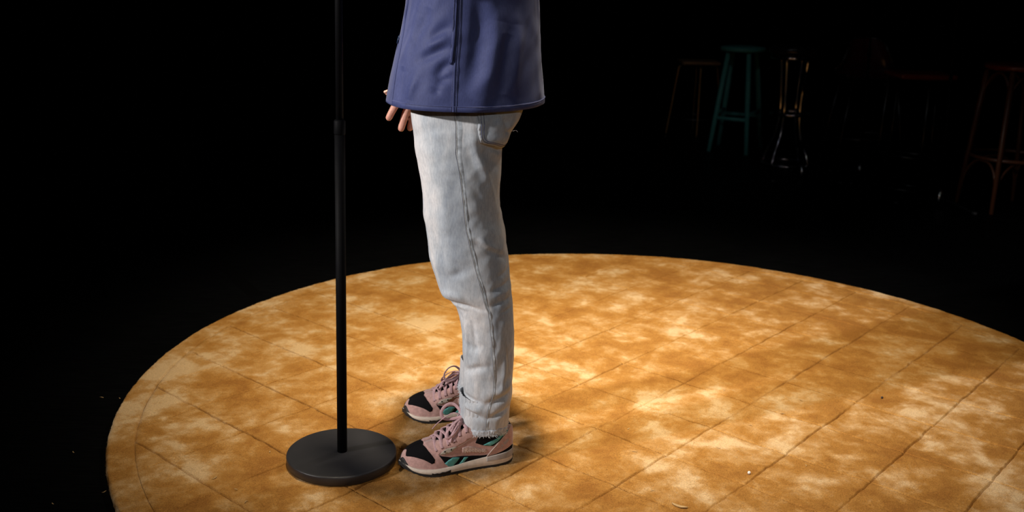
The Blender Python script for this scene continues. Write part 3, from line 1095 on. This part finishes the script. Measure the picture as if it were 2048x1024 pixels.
# ---- sneakers
def font_mesh(body_text, size=1.0):
    cu = bpy.data.curves.new('lettering', 'FONT')
    cu.body = body_text
    cu.size = size
    cu.align_x = 'LEFT'
    to = bpy.data.objects.new('lettering', cu)
    C.objects.link(to)
    dg = bpy.context.evaluated_depsgraph_get()
    me = to.evaluated_get(dg).to_mesh()
    V = np.array([v.co[:] for v in me.vertices])
    F = [list(p.vertices) for p in me.polygons]
    to.evaluated_get(dg).to_mesh_clear()
    bpy.data.objects.remove(to, do_unlink=True)
    bpy.data.curves.remove(cu)
    lo, hi = V.min(0), V.max(0)
    V = (V - lo) / (hi - lo + 1e-9)
    return V[:, :2], F


def make_sneaker(pose, label):
    m = pose[2]
    W = lambda P: shoe_world(P, pose)
    t = np.linspace(0, 1, 110)
    ss = .5 - .5 * np.cos(PI * t)
    vv = np.linspace(0, 1, 30)
    S_, V_ = np.meshgrid(ss, vv, indexing='ij')
    ups = []
    for side in (1, -1):
        ups.append((W(shoe_upper(S_, V_, side)), grid_faces(len(ss), len(vv), flip=(side * m > 0))))
    shoe = obj('sneaker', *join(ups), M['suede'], person, label=label)

    def fn(side):
        return lambda s, v: W(shoe_upper(s, v, side))

    def sfn(side):
        return lambda s, v: W(shoe_sole(s, v, side))

    def panel(name, poly, off, mat, sides=(1, -1), curve=0, f=fn, skirt=.0012, res=.0035, parent=None):
        ob = []
        for sd in sides:
            par = parent[sides.index(sd)] if isinstance(parent, list) else (parent or shoe)
            ob.append(obj(name, *patch(f(sd), poly, off, -sd * m, sc=(.29, .075), res=res, skirt=skirt, curve=curve), mat, par))
        return ob

    def line(ab, off, r, mat, name, side, f=fn, parent=None):
        ab = smooth_path(ab, 8)
        return obj(name, *tube(on_surface(f(side), ab, off, -side * m), r, 6), mat, parent or shoe)

    # sole
    sr = np.concatenate([[0], np.geomspace(.0008, .05, 14), np.linspace(.06, .94, 60), 1 - np.geomspace(.05, .0008, 14), [1]])
    so = []
    for side in (1, -1):
        A_, B_ = np.meshgrid(sr, np.linspace(0, 1, 8), indexing='ij')
        so.append((W(shoe_sole(A_, B_, side)), grid_faces(len(sr), 8, flip=(side * m > 0))))
    lid = np.stack([shoe_sole(sr, 1 + 0 * sr, 1), shoe_sole(sr, 1 + 0 * sr, -1)], 1)
    so.append((W(lid), grid_faces(len(sr), 2)))
    mid = obj('midsole', *join(so), M['midsole'], shoe, label='off-white foam midsole')
    ou = []
    ring_top = np.concatenate([shoe_sole(sr, 0.06 + 0 * sr, 1), shoe_sole(sr, 0.06 + 0 * sr, -1)[::-1][1:-1]])
    cen = np.array([SHOE_L / 2, 0, 0])
    r1 = ring_top.copy()
    r1[:, :2] = cen[:2] + (r1[:, :2] - cen[:2]) * [1.004, 1.015]
    r2 = r1.copy()
    s_ = np.clip(r2[:, 0] / SHOE_L, 0, 1)
    zig = .0012 * np.sign(np.sin(s_ * 150))
    r2[:, 2] = _spring(s_) + .0005 + np.maximum(zig, 0) * (s_ < .97)
    r3 = r2.copy()
    r3[:, :2] = cen[:2] + (r3[:, :2] - cen[:2]) * .93
    nn = len(r1)
    obj('outsole', W(np.concatenate([ring_top, r1, r2, r3])), grid_faces(4, nn, wrap=True, flip=(m < 0)) + [tuple(3 * nn + j for j in range(nn))],
        M['rubber'], shoe, smooth=False, label='black rubber outsole')
    panel('heel_wedge', [(0.272, .98), (0.272, .60), (.15, .52), (0.03, .42), (0.002, .40), (0.002, .98), (.1, .99)], .0008, M['midgrey'], f=sfn, parent=mid, skirt=.001)
    panel('forefoot_insert', [(0.766, 0), (0.766, .42), (.745, .30), (0.722, .42), (.70, .30), (0.675, .50), (.65, .40), (0.60, .62), (0.60, 0)], .0010, M['rubber'], f=sfn, parent=mid, skirt=.001)
    panel('toe_wrap', [(1, .0), (1, 1.0), (.975, 1.0), (.955, .62), (.935, .25), (.915, .0)], .0012, M['rubber'], f=sfn, parent=mid, skirt=.001)
    panel('toe_bumper', [(1, 0), (1, .95), (.985, .72), (.965, .25), (.945, .02)], .0016, M['rubber'], skirt=.0016)
    # upper panels
    panel('toe_mesh', [(.962, .62), (.957, .8), (.945, 1), (.80, 1), (.812, .88), (.7815, .593), (.733, .287), (.738, .20), (.762, .180), (.827, .327), (.8966, .443), (.952, .545)],
          .0006, M['mesh'], skirt=.0004)
    sbk = panel('side_mesh', [(0.698, .387), (0.596, .2325), (0.432, .115), (0.33, .085), (0.258, .075), (.262, .03), (0.288, .008), (0.436, .008), (0.535, .012), (0.617, .045), (0.647, .124)],
                .0006, M['mesh'], skirt=.0006)
    panel('teal_stripe', [(0.650, .135), (0.615, .185), (0.576, .21), (.545, .185), (0.514, .150), (.54, .09), (0.577, .03), (0.620, .046)], .0016, M['teal'])
    panel('teal_stripe', [(0.529, .014), (.50, .065), (0.473, .118), (0.436, .100), (.46, .06), (0.489, .008)], .0016, M['teal'])
    panel('ankle_mesh', [(0.339, .627), (0.30, .69), (0.227, .71), (0.14, .73), (0.072, .735), (0.078, .54), (.14, .42), (0.208, .30), (0.30, .35), (0.370, .385)], .0008, M['mesh'], skirt=.0008)
    panel('teal_stripe', [(0.299, .365), (0.228, .483), (.15, .585), (0.078, .685), (0.070, .60), (0.177, .405), (0.238, .317)], .0016, M['teal'])
    hc = panel('heel_counter', [(0.066, .61), (.05, .75), (.03, .86), (.012, .9), (.002, .85), (.002, .13), (0.0275, .13), (.12, .075), (0.262, .04), (.225, .16), (0.166, .34), (.11, .47)], .0020, M['suede'], skirt=.002)
    panel('heel_band', [(0.262, .03), (.12, .068), (0.027, .12), (.002, .12), (.002, .02), (0.165, .008)], .0012, M['mesh'])
    es = panel('eyestay', [(.80, .99), (.795, .85), (.783, .69), (.745, .52), (.703, .40), (.665, .45), (.631, .50), (.533, .43), (.47, .44), (.41, .485), (.37, .56), (.342, .63), (.335, .8), (.36, .97), (.42, .985), (.6, .985), (.68, .985), (.72, .985)],
               .0018, M['suede'], skirt=.0018)
    panel('lace_patch', [(0.690, .412), (0.66, .49), (0.629, .515), (.58, .48), (0.535, .432), (0.575, .372), (.615, .36), (0.655, .372)], .0024, M['grey_patch'], parent=es)
    wd = panel('brand_window', [(0.488, .335), (.38, .285), (0.276, .235), (.266, .20), (0.268, .135), (.38, .165), (0.482, .205), (.49, .26)], .0010, M['window'], skirt=.001)
    for k_, side in enumerate((1, -1)):
        dirn = -1 if side * m > 0 else 1
        T, TF = font_mesh('Reebok')
        u = T[:, 0] if dirn < 0 else 1 - T[:, 0]
        s0 = .470 - u * .185
        v0 = .152 + .090 * T[:, 1] + (s0 - .285) * .26 * 1.0
        P3 = on_surface(fn(side), np.column_stack([s0, v0]), .0016, -side * m)
        obj('lettering', P3, TF, M['print'], wd[k_], smooth=False)
        T, TF = font_mesh('LX 8500')
        u = T[:, 0] if dirn < 0 else 1 - T[:, 0]
        s0 = .145 - u * .078 + (T[:, 1] - .5) * .016
        v0 = .195 + u * .13 + .070 * (T[:, 1] - .5)
        P3 = on_surface(fn(side), np.column_stack([s0, v0]), .0026, -side * m)
        obj('lettering', P3, TF, M['printb'], hc[k_], smooth=False)
        line([(0.268, .03), (.228, .155), (0.17, .335), (.115, .465), (0.070, .60), (.05, .76), (.03, .88)], .0018, .0014, M['piping'], 'heel_piping', side)
        line([(.70, .392), (.665, .443), (.631, .492), (.533, .422), (.47, .432), (.41, .477), (.37, .552), (.342, .62)], .0012, .0006, M['piping'], 'edge_stitching', side)
        line([(.05, .99), (.1, .99), (.2, .995), (.3, .995), (.36, .99), (.42, .99)], .0008, .0016, M['piping'], 'collar_binding', side)
        for s0, v0, o_ in ((.713, .523, .0018), (.665, .575, .0018), (.61, .60, .0018), (.5555, .60, .0018), (.507, .70, .0018), (.447, .70, .0018), (.384, .62, .0018), (.646, .449, .0026), (.5905, .431, .0026)):
            ring = [(s0 + .0062 * math.cos(q), v0 + .024 * math.sin(q)) for q in np.arange(10) / 10 * 2 * PI]
            obj('eyelet', *patch(fn(side), ring, o_ + .0005, -side * m, sc=(.29, .075), res=.003, skirt=.0008), M['lining'], es[k_])
    # tongue and inner lining
    st = np.linspace(.335, .74, 40)
    tt = np.linspace(-1, 1, 17)
    A_, T_ = np.meshgrid(st, tt, indexing='ij')
    rise = np.clip((.42 - A_) / .085, 0, 1)
    yw = (_wt(A_) + .0035 * np.clip((.72 - A_) / .05, 0, 1)) * (1 - .15 * rise)
    zt_ = _zt(np.maximum(A_, .42)) - .003 + .0125 * (1 - T_ ** 2) * np.clip((.76 - A_) / .15, .15, 1) + .026 * rise * (1 - .35 * T_ ** 2)
    tg = np.stack([A_ * SHOE_L + .004 * rise, T_ * yw, zt_], -1)
    obj('tongue', W(tg), grid_faces(40, 17, flip=(m < 0)), M['mesh'], shoe, label='black padded tongue')
    li = []
    for side in (1, -1):
        sc_ = np.linspace(.0, .44, 40)
        top = shoe_upper(sc_, 1 + 0 * sc_, side)
        r_ = []
        for k, (ins, dn) in enumerate(((0, 0.0), (.003, -.003), (.006, .012), (.007, .035), (.004, .055))):
            q = top.copy()
            q[:, 1] -= side * np.minimum(ins, np.abs(q[:, 1]))
            q[:, 2] -= dn
            q[:, 0] += np.clip(.05 - sc_, 0, .05) * ins * 12
            r_.append(q)
        li.append((W(np.concatenate(r_)), grid_faces(5, 40)))
    obj('collar_lining', *join(li), M['lining'], shoe)
    # laces
    ROW = [(.713, .523), (.665, .575), (.61, .60), (.5555, .60), (.507, .70), (.447, .70)]
    section = np.array([(.0041 * math.cos(q), .0013 * math.sin(q)) for q in np.arange(10) / 10 * 2 * PI])

    def lp(s, y, z):
        return np.array([s * SHOE_L, y, z])

    def crown(s):
        return float(_zt(max(s, .42))) + .0095 * min(1, max(.15, (.76 - s) / .15)) + .001

    laces = []

    def bar(i, j, lift):
        a_ = shoe_upper(ROW[i][0], ROW[i][1], 1) + np.array([0, .0025, .0015])
        b_ = shoe_upper(ROW[j][0], ROW[j][1], -1) + np.array([0, -.0025, .0015])
        e1 = shoe_upper(ROW[i][0], .93, 1) + np.array([0, .001, .004])
        e2 = shoe_upper(ROW[j][0], .93, -1) + np.array([0, -.001, .004])
        sm_ = (ROW[i][0] + ROW[j][0]) / 2
        c_ = lp(sm_, 0, crown(sm_) + lift)
        laces.append(sweep(W(smooth_path([a_, e1, c_, e2, b_], 7)), section, up=(0, 0, 1)))

    bar(0, 0, .001)
    for i in range(5):
        bar(i, i + 1, .002)
        bar(i + 1, i, .0035)
    kx = .455
    K = lp(kx, 0, crown(kx) + .008)
    laces.append(limb_local(W, [(kx - .02, -.006, K[2] - .001, .0045), (kx, 0, K[2] + .001, .0058), (kx + .02, .006, K[2] - .001, .0045)]))
    big = [K, lp(.49, .012, .128), lp(.555, .022, .120), lp(.615, .030, .104), lp(.625, .036, .092), lp(.58, .038, .094), lp(.52, .030, .108), lp(.47, .012, .122), K]
    laces.append(sweep(W(smooth_path(big, 8)), section, up=(0, 0.3, 1)))
    arch = [K, lp(.47, -.010, .142), lp(.52, -.020, .156), lp(.58, -.024, .152), lp(.62, -.026, .134), lp(.60, -.026, .116), lp(.53, -.018, .116), lp(.47, -.006, .124), K]
    laces.append(sweep(W(smooth_path(arch, 8)), section, up=(0, 1, .4)))
    laces.append(sweep(W(smooth_path([K, lp(.50, .016, .126), lp(.54, .026, .112), lp(.575, .034, .098), lp(.60, .041, .082)], 8)), section, up=(0, .3, 1)))
    laces.append(sweep(W(smooth_path([K, lp(.51, -.014, .134), lp(.58, -.020, .124), lp(.66, -.022, .106), lp(.70, -.024, .092)], 8)), section, up=(0, .3, 1)))
    obj('laces', *join(laces), M['lace'], shoe, label='mauve pink flat laces tied in a bow')
    return shoe


def limb_local(W, pts):
    q = np.array(pts, float)
    P_ = W(np.stack([q[:, 0] * SHOE_L, q[:, 1], q[:, 2]], -1))
    return limb(np.column_stack([P_, q[:, 3]]), 10, 4)


make_sneaker(NEAR_SHOE, 'dusty pink suede running shoe on the near foot with black mesh and teal stripes')
make_sneaker(FAR_SHOE, 'dusty pink suede running shoe on the far foot behind the near one')
for (x, y), nm in (((-.050, 2.339), 'near'), ((-.066, 2.600), 'far')):
    obj('sock', *rings([(x + .004, y, .085, .034, .030), (x, y, .12, .038, .034), (x, y, .17, .040, .037), (x, y, .20, .041, .039)], 28), M['sock'], person, label='dark grey sock above the sneaker')
# ------------------------------------------------------------------ microphone stand beside the person
SX, SY = -.420, 2.312
stand = thing('microphone_stand', 'black straight microphone stand with round weighted base on the rug', 'microphone stand', (SX, SY, ZR))
RB = .1375
obj('base', *lathe([(.02, ZR), (RB - .004, ZR), (RB, ZR + .003), (RB + .0003, ZR + .0222), (RB - .0006, ZR + .0243), (RB - .0025, ZR + .0252), (RB - .008, ZR + .0256), (RB * .6, ZR + .0262), (.03, ZR + .0266), (.001, ZR + .0268)],
                   (SX, SY, 0), 128), M['stand'], stand, label='round powder-coated base plate')
lean = np.array([.0155, 0, 1.0])
ax = lambda z: np.array([SX + .001, SY, 0]) + lean * np.array([z - ZR, 0, 0])[0] * np.array([1, 0, 0]) + np.array([0, 0, z])


def pole_tube(z0, z1, r, steps=2):
    return tube(np.array([ax(z) for z in np.linspace(z0, z1, steps)]), r, 28)


obj('lower_tube', *pole_tube(ZR + .0255, .868, .0124), M['pole'], stand)
obj('clutch', *join([tube(np.array([ax(.853), ax(.856), ax(.884), ax(.888)]), .0134, 28, scale=[.92, 1, 1, .8])]), M['pole'], stand, label='black clutch collar')
obj('upper_tube', *pole_tube(.86, 1.50, .0086), M['pole'], stand)
obj('clip', *join([tube(np.array([ax(1.495), ax(1.505), ax(1.525), ax(1.53)]), .012, 20, scale=[.8, 1, 1, .8])]), M['pole'], stand)

# ------------------------------------------------------------------ bar stools and spare stands at the back
BG = 'bar stools in the dark behind the rug'


def seat_disc(c, r, th, dome=.006, m=44):
    return lathe([(.001, c[2] - th), (r * .93, c[2] - th), (r, c[2] - th * .7), (r, c[2] - th * .25), (r * .95, c[2]), (r * .6, c[2] + dome), (.001, c[2] + dome)], (c[0], c[1], 0), m)


# tan stool, bent tube frame
c1 = (1.42, 7.95, 0)
t = thing('bar_stool', 'low tan stool with curved tube legs left of the teal stool', 'stool', c1, BG)
obj('seat', *box((c1[0], c1[1], .594), (.145, .145, .013), .010), M['tan'], t)
for k, (sx, sy) in enumerate(((-1, -.25), (-.05, -1), (1, .25), (.1, 1))):
    top = np.array([c1[0] + sx * .10, c1[1] + sy * .10, .578])
    sh = np.array([c1[0] + sx * .15, c1[1] + sy * .15, .560])
    kn = np.array([c1[0] + sx * .163, c1[1] + sy * .163, .51])
    ft = np.array([c1[0] + sx * .233, c1[1] + sy * .200, .0])
    leg_ = obj('leg', *tube(smooth_path([top, sh, kn, (kn + ft) / 2, ft], 5), .0085, 12), M['brass'], t)
    obj('foot_cap', *tube(np.array([ft + [0, 0, .0], ft + [0, 0, .016]]), .012, 12), M['blackv'], leg_)
a = np.arange(36) / 36 * 2 * PI
obj('foot_ring', *tube(np.stack([c1[0] + .195 * np.cos(a), c1[1] + .180 * np.sin(a), np.full(36, .165)], -1), .007, 10, closed=True), M['dark_steel'], t)

# teal painted stool
c2 = (1.64, 7.42, 0)
t = thing('bar_stool', 'teal painted wooden bar stool with round seat and splayed legs', 'stool', c2, BG)
obj('seat', *seat_disc((c2[0], c2[1], .752), .163, .034), M['teal_paint'], t)
tops, feet = [], []
for q in (math.radians(205), math.radians(278), math.radians(25), math.radians(110)):
    tops.append(np.array([c2[0] + .125 * math.cos(q), c2[1] + .125 * math.sin(q), .722]))
    feet.append(np.array([c2[0] + .235 * math.cos(q), c2[1] + .235 * math.sin(q), 0]))
for tp, ft in zip(tops, feet):
    obj('leg', *tube(np.array([tp, (tp + ft) / 2, ft]), .018, 14, scale=[.95, 1.05, .9]), M['teal_paint'], t)
for i, j, h in ((0, 1, .245), (1, 2, .28), (2, 3, .245), (3, 0, .28)):
    f_ = h / .722
    p_, q_ = feet[i] + (tops[i] - feet[i]) * f_, feet[j] + (tops[j] - feet[j]) * f_
    obj('stretcher', *tube(np.array([p_, (p_ + q_) / 2, q_]), .0145, 12), M['teal_paint'], t)

# chrome stool with black seat
c3 = (1.87, 6.82, 0)
t = thing('bar_stool', 'black seated bar stool on curved chrome tube legs right of the teal stool', 'stool', c3, BG)
obj('seat', *seat_disc((c3[0] - .02, c3[1], .80), .165, .055, .012), M['blackv'], t)
obj('seat_ring', *lathe([(.10, .715), (.148, .718), (.152, .728), (.148, .742), (.10, .745)], (c3[0] - .02, c3[1], 0), 48), M['chrome'], t, label='chrome band under the seat')
for k in range(4):
    q = math.radians(225 + 90 * k)
    d = np.array([math.cos(q), math.sin(q), 0])
    p = np.array([c3[0] - .01, c3[1], 0])
    obj('leg', *tube(smooth_path([p + d * .10 + [0, 0, .72], p + d * .085 + [0, 0, .55], p + d * .075 + [0, 0, .36], p + d * .10 + [0, 0, .20], p + d * .15 + [0, 0, .09], p + d * .17 + [0, 0, .03], p + d * .165 + [0, 0, .010]], 7), .011, 14), M['chrome'], t)
obj('foot_ring', *tube(np.stack([c3[0] + .135 * np.cos(a), c3[1] + .135 * np.sin(a), np.full(36, .355)], -1), .011, 12, closed=True), M['chrome'], t)
obj('base_ring', *tube(np.stack([c3[0] - .01 + .155 * np.cos(a), c3[1] + .155 * np.sin(a), np.full(36, .0125)], -1), .012, 12, closed=True), M['chrome'], t)

# oxblood shell stool with a low back
c4 = (2.30, 6.62, 0)
t = thing('bar_stool', 'oxblood shell bar stool with a rounded low backrest and thin metal legs', 'stool', c4, BG)
n_, m_ = 22, 40
A_, B_ = np.meshgrid(np.linspace(0, 1, n_), np.linspace(-1, 1, m_), indexing='ij')
wb = .17 * (1 - .0 * A_)
xs_ = np.where(A_ < .55, .20 * np.sin(B_ * 1.45), (.20 * (1 - ((A_ - .55) / .45) * .38)) * np.sin(B_ * 1.45))
ys_ = np.where(A_ < .55, -.17 + .30 * A_ / .55, .13 + .06 * ((A_ - .55) / .45))
zs_ = .635 + .02 * B_ ** 2 * (A_ < .6) - .012 * np.sin(PI * np.clip(A_ / .55, 0, 1)) + .235 * np.clip((A_ - .5) / .5, 0, 1) ** 1.1 * (1 - .22 * np.abs(B_) ** 4)
ys_ = ys_ - .10 * B_ ** 2 * np.clip((A_ - .45) / .3, 0, 1) + .06 * (1 - np.abs(B_)) * 0
sh = np.stack([c4[0] + xs_, c4[1] + ys_, zs_], -1)
under = sh + [0, .010, -.012]
Vs, Fs = join([(sh, grid_faces(n_, m_)), (under, grid_faces(n_, m_, flip=True))])
so_ = obj('shell_seat', Vs, Fs, M['red'], t, label='glossy oxblood moulded shell')
rim = np.concatenate([sh[:, 0], sh[-1, 1:], sh[::-1, -1][1:], sh[0, ::-1][1:-1]])
obj('rim', *tube(rim[::2] + [0, .004, -.004], .007, 10, closed=True), M['dark_steel'], so_, label='metal edge trim')
for sx, sy in ((-1, -1), (1, -1), (1, 1), (-1, 1)):
    p = np.array([c4[0] + sx * .14, c4[1] + sy * .12, .628])
    obj('leg', *tube(np.array([p, p + [sx * .085, sy * .07, -.628]]), .009, 12), M['dark_steel'], t)
fr_ = np.array([[c4[0] + sx * .195, c4[1] + sy * .165, .24] for sx, sy in ((-1, -1), (1, -1), (1, 1), (-1, 1))])
obj('foot_rail', *tube(smooth_path(fr_, 1, closed=True), .008, 10, closed=True), M['dark_steel'], t)

# square framed stool with brown-red seat
c5 = (2.36, 6.02, 0)
t = thing('bar_stool', 'square dark metal framed stool with brown-red seat before the shell stool', 'stool', c5, BG)
obj('seat', *box((c5[0] + .03, c5[1], .700), (.165, .150, .016), .012), M['seatred'], t)
cor = [np.array([c5[0] - .135, c5[1] + .10, 0]), np.array([c5[0] + .065, c5[1] - .10, 0]), np.array([c5[0] + .18, c5[1] + .05, 0]), np.array([c5[0] - .02, c5[1] + .22, 0])]
for k in range(4):
    p = cor[k]
    inn = (np.array([c5[0] + .022, c5[1] + .03, 0]) - p) * .12
    obj('leg', *tube(np.array([p + [0, 0, .0], p + inn + [0, 0, .685]]), .0095, 10), M['dark_steel'], t)
    q = cor[(k + 1) % 4]
    for h, mt, r_ in ((.21, 'dark_steel', .0095), (.010, 'dark_steel', .009)):
        obj('foot_rail' if h > .1 else 'floor_rail', *tube(np.array([p + [0, 0, h], q + [0, 0, h]]), r_, 10), M[mt], t)

# brown bentwood stool
c6 = (2.80, 5.62, 0)
t = thing('bar_stool', 'brown bentwood bar stool with hoop brace at the right edge', 'stool', c6, BG)
obj('seat', *seat_disc((c6[0] - .02, c6[1], .805), .19, .03, .004), M['seatred'], t)
tops, feet = [], []
for q in (163, 232, 343, 52):
    q = math.radians(q)
    tops.append(np.array([c6[0] - .02 + .165 * math.cos(q), c6[1] + .165 * math.sin(q), .778]))
    feet.append(np.array([c6[0] + .245 * math.cos(q), c6[1] + .245 * math.sin(q), 0]))
for tp, ft in zip(tops, feet):
    obj('leg', *tube(np.array([tp, (tp + ft) / 2, ft]), .0155, 14, scale=[1.0, 1.0, .8]), M['bent'], t)
obj('foot_ring', *tube(np.stack([c6[0] + .212 * np.cos(a), c6[1] + .212 * np.sin(a), np.full(36, .295)], -1), .0105, 12, closed=True), M['bent'], t)
for i in range(4):
    j = (i + 1) % 4
    for hi in (1, 0):
        f_ = lambda h, k: feet[k] + (tops[k] - feet[k]) * (h / .778)
        if hi:
            pts = [f_(.58, i), f_(.68, i) * .93 + f_(.68, j) * .07, f_(.745, i) * .72 + f_(.745, j) * .28, f_(.762, i) * .5 + f_(.762, j) * .5, f_(.745, i) * .28 + f_(.745, j) * .72, f_(.68, i) * .07 + f_(.68, j) * .93, f_(.58, j)]
        else:
            pts = [f_(.10, i), f_(.20, i) * .93 + f_(.20, j) * .07, f_(.262, i) * .75 + f_(.262, j) * .25, f_(.278, i) * .5 + f_(.278, j) * .5, f_(.262, i) * .25 + f_(.262, j) * .75, f_(.20, i) * .07 + f_(.20, j) * .93, f_(.10, j)]
        obj('curved_brace', *tube(smooth_path(pts, 5), .0075, 10), M['bent'], t)


def tripod_stand(loc, top, label, turn):
    t = thing('tripod_stand', label, 'microphone stand', loc, 'thin microphone stands between the bar stools')
    b = np.array(loc, float)
    ln_ = np.array(top, float) - b - [0, 0, top[2]]
    P_ = lambda z: b + ln_ * (z / top[2]) + np.array([0, 0, z])
    obj('lower_tube', *tube(np.array([P_(.03), P_(.80)]), .0095, 16), M['pole'], t)
    obj('upper_tube', *tube(np.array([P_(.79), P_(1.42)]), .0065, 14), M['pole'], t)
    obj('clutch', *tube(np.array([P_(.775), P_(.78), P_(.82), P_(.83)]), .014, 16, scale=[.8, 1, 1, .7]), M['pole'], t)
    obj('hub', *tube(np.array([P_(.022), P_(.03), P_(.055), P_(.10)]), .021, 20, scale=[.7, 1, .95, .5]), M['chrome'], t, label='small chrome hub at the foot')
    for k in range(3):
        q = turn + k * 2 * PI / 3
        d = np.array([math.cos(q), math.sin(q), 0])
        lg = obj('leg', *tube(smooth_path([P_(.05) + d * .01, P_(.045) * 1 + d * .12 - [0, 0, .012], b + d * .24 + [0, 0, .009]], 5), .0075, 10), M['pole'], t)
        obj('rubber_foot', *tube(np.array([b + d * .225 + [0, 0, .010], b + d * .255 + [0, 0, .010]]), .010, 10), M['rubber'], lg)
    return t


tripod_stand((2.228, 6.39, 0), (2.19, 6.39, 1.12), 'thin dark tripod stand in front of the shell stool', 4.2)
tripod_stand((2.432, 5.61, 0), (2.378, 5.61, 1.14), 'thin dark tripod stand nearest the bentwood stool', 5.2)
tripod_stand((1.832, 6.30, 0), (1.758, 6.30, 1.11), 'thin dark tripod stand in front of the chrome legged stool', PI / 2)

# ------------------------------------------------------------------ small things lying about
d_ = np.array([-1.028 + 1.808, 3.757 - 5.068])
n_ = np.array([-d_[1], d_[0]]) / np.linalg.norm(d_)
p0, p1 = np.array([-1.95, 5.30]), np.array([-.985, 3.685])
tp = []
for k in range(24):
    q = p0 + (p1 - p0) * k / 23
    for s in (-1, 1):
        e = q + n_ * s * .028
        tp.append((e[0], e[1], .0006 + .0002 * vnoise(k * .7, s, 3)))
tag(obj('floor_tape', tp, grid_faces(24, 2, flip=True), M['tape'], loc=(p0[0], p0[1], 0)), 'strip of matt black tape on the floor left behind the rug', 'tape')


def bead(name, x, y, z, r, mat, label, cat):
    v, f = rings([(x, y, z + r * (1 - math.cos(q)), max(.0003, r * math.sin(q)), max(.0003, r * math.sin(q) * .85)) for q in np.linspace(.05, PI - .05, 9)], 14)
    return tag(obj(name, v, f, mat, loc=(x, y, z)), label, cat)


bead('bead', .611, 2.291, ZR - .0005, .0042, M['bead'], 'tiny white bead on the rug front right of the sneakers', 'bead')
bead('bead', 1.12, 2.789, ZR - .0005, .0038, M['bead_dark'], 'tiny dark bead on the rug far right', 'bead')


def crumb(x, y, z, L, ang, label=None, bend=.3, w=.0018, mat='lint', seed=0):
    r = np.random.default_rng(seed)
    k = np.linspace(-1, 1, 6)
    P_ = np.column_stack([x + L / 2 * k * math.cos(ang) - bend * L * (k ** 2) * math.sin(ang) * .5, y + L / 2 * k * math.sin(ang) + bend * L * k ** 2 * math.cos(ang) * .5,
                          z + w * .8 + .0008 * r.random(6)])
    o = obj('lint_scrap', *sweep(P_, np.array([(w * 1.3 * math.cos(q), w * .5 * math.sin(q)) for q in np.arange(7) / 7 * 2 * PI]), scale=np.array([.4, .8, 1, 1, .8, .4])), M[mat], loc=(x, y, z))
    return tag(o, label, 'lint', 'bits of lint')


crumb(.408, 2.118, ZR, .040, -.5, 'largest pale lint scrap on the rug at the front edge of the photo', .25, .0036)
LINT = [(0.542, 2.558), (0.869, 2.759), (0.333, 2.536), (0.56, 2.431), (0.681, 2.819), (0.334, 2.401), (0.77, 2.344), (0.595, 2.38), (0.68, 2.58), (0.654, 2.823), (0.354, 2.193), (0.79, 2.663),
        (-0.612, 2.349), (-0.711, 2.205), (-0.608, 2.096), (-0.646, 2.152), (1.084, 3.431), (0.555, 3.257)]
for k, (x, y) in enumerate(LINT):
    o = crumb(x, y, ZR, float(rng.uniform(.008, .017)), float(rng.uniform(0, 6.28)), 'tiny pale lint scrap lying loose on the golden rug', float(rng.uniform(-.5, .5)), .0011, seed=k)
    o['group'] = 'tiny lint scraps on the rug'
for k, (x, y) in enumerate([(-1.189, 2.706), (-1.136, 2.702), (-1.126, 2.359), (-0.965, 2.16), (-1.063, 2.099)]):
    o = crumb(x, y, 0, float(rng.uniform(.008, .016)), float(rng.uniform(0, 6.28)), 'tiny pale lint scrap on the black floor left of the rug', .3, .0010, seed=40 + k)
    o['group'] = 'tiny lint scraps on the floor'
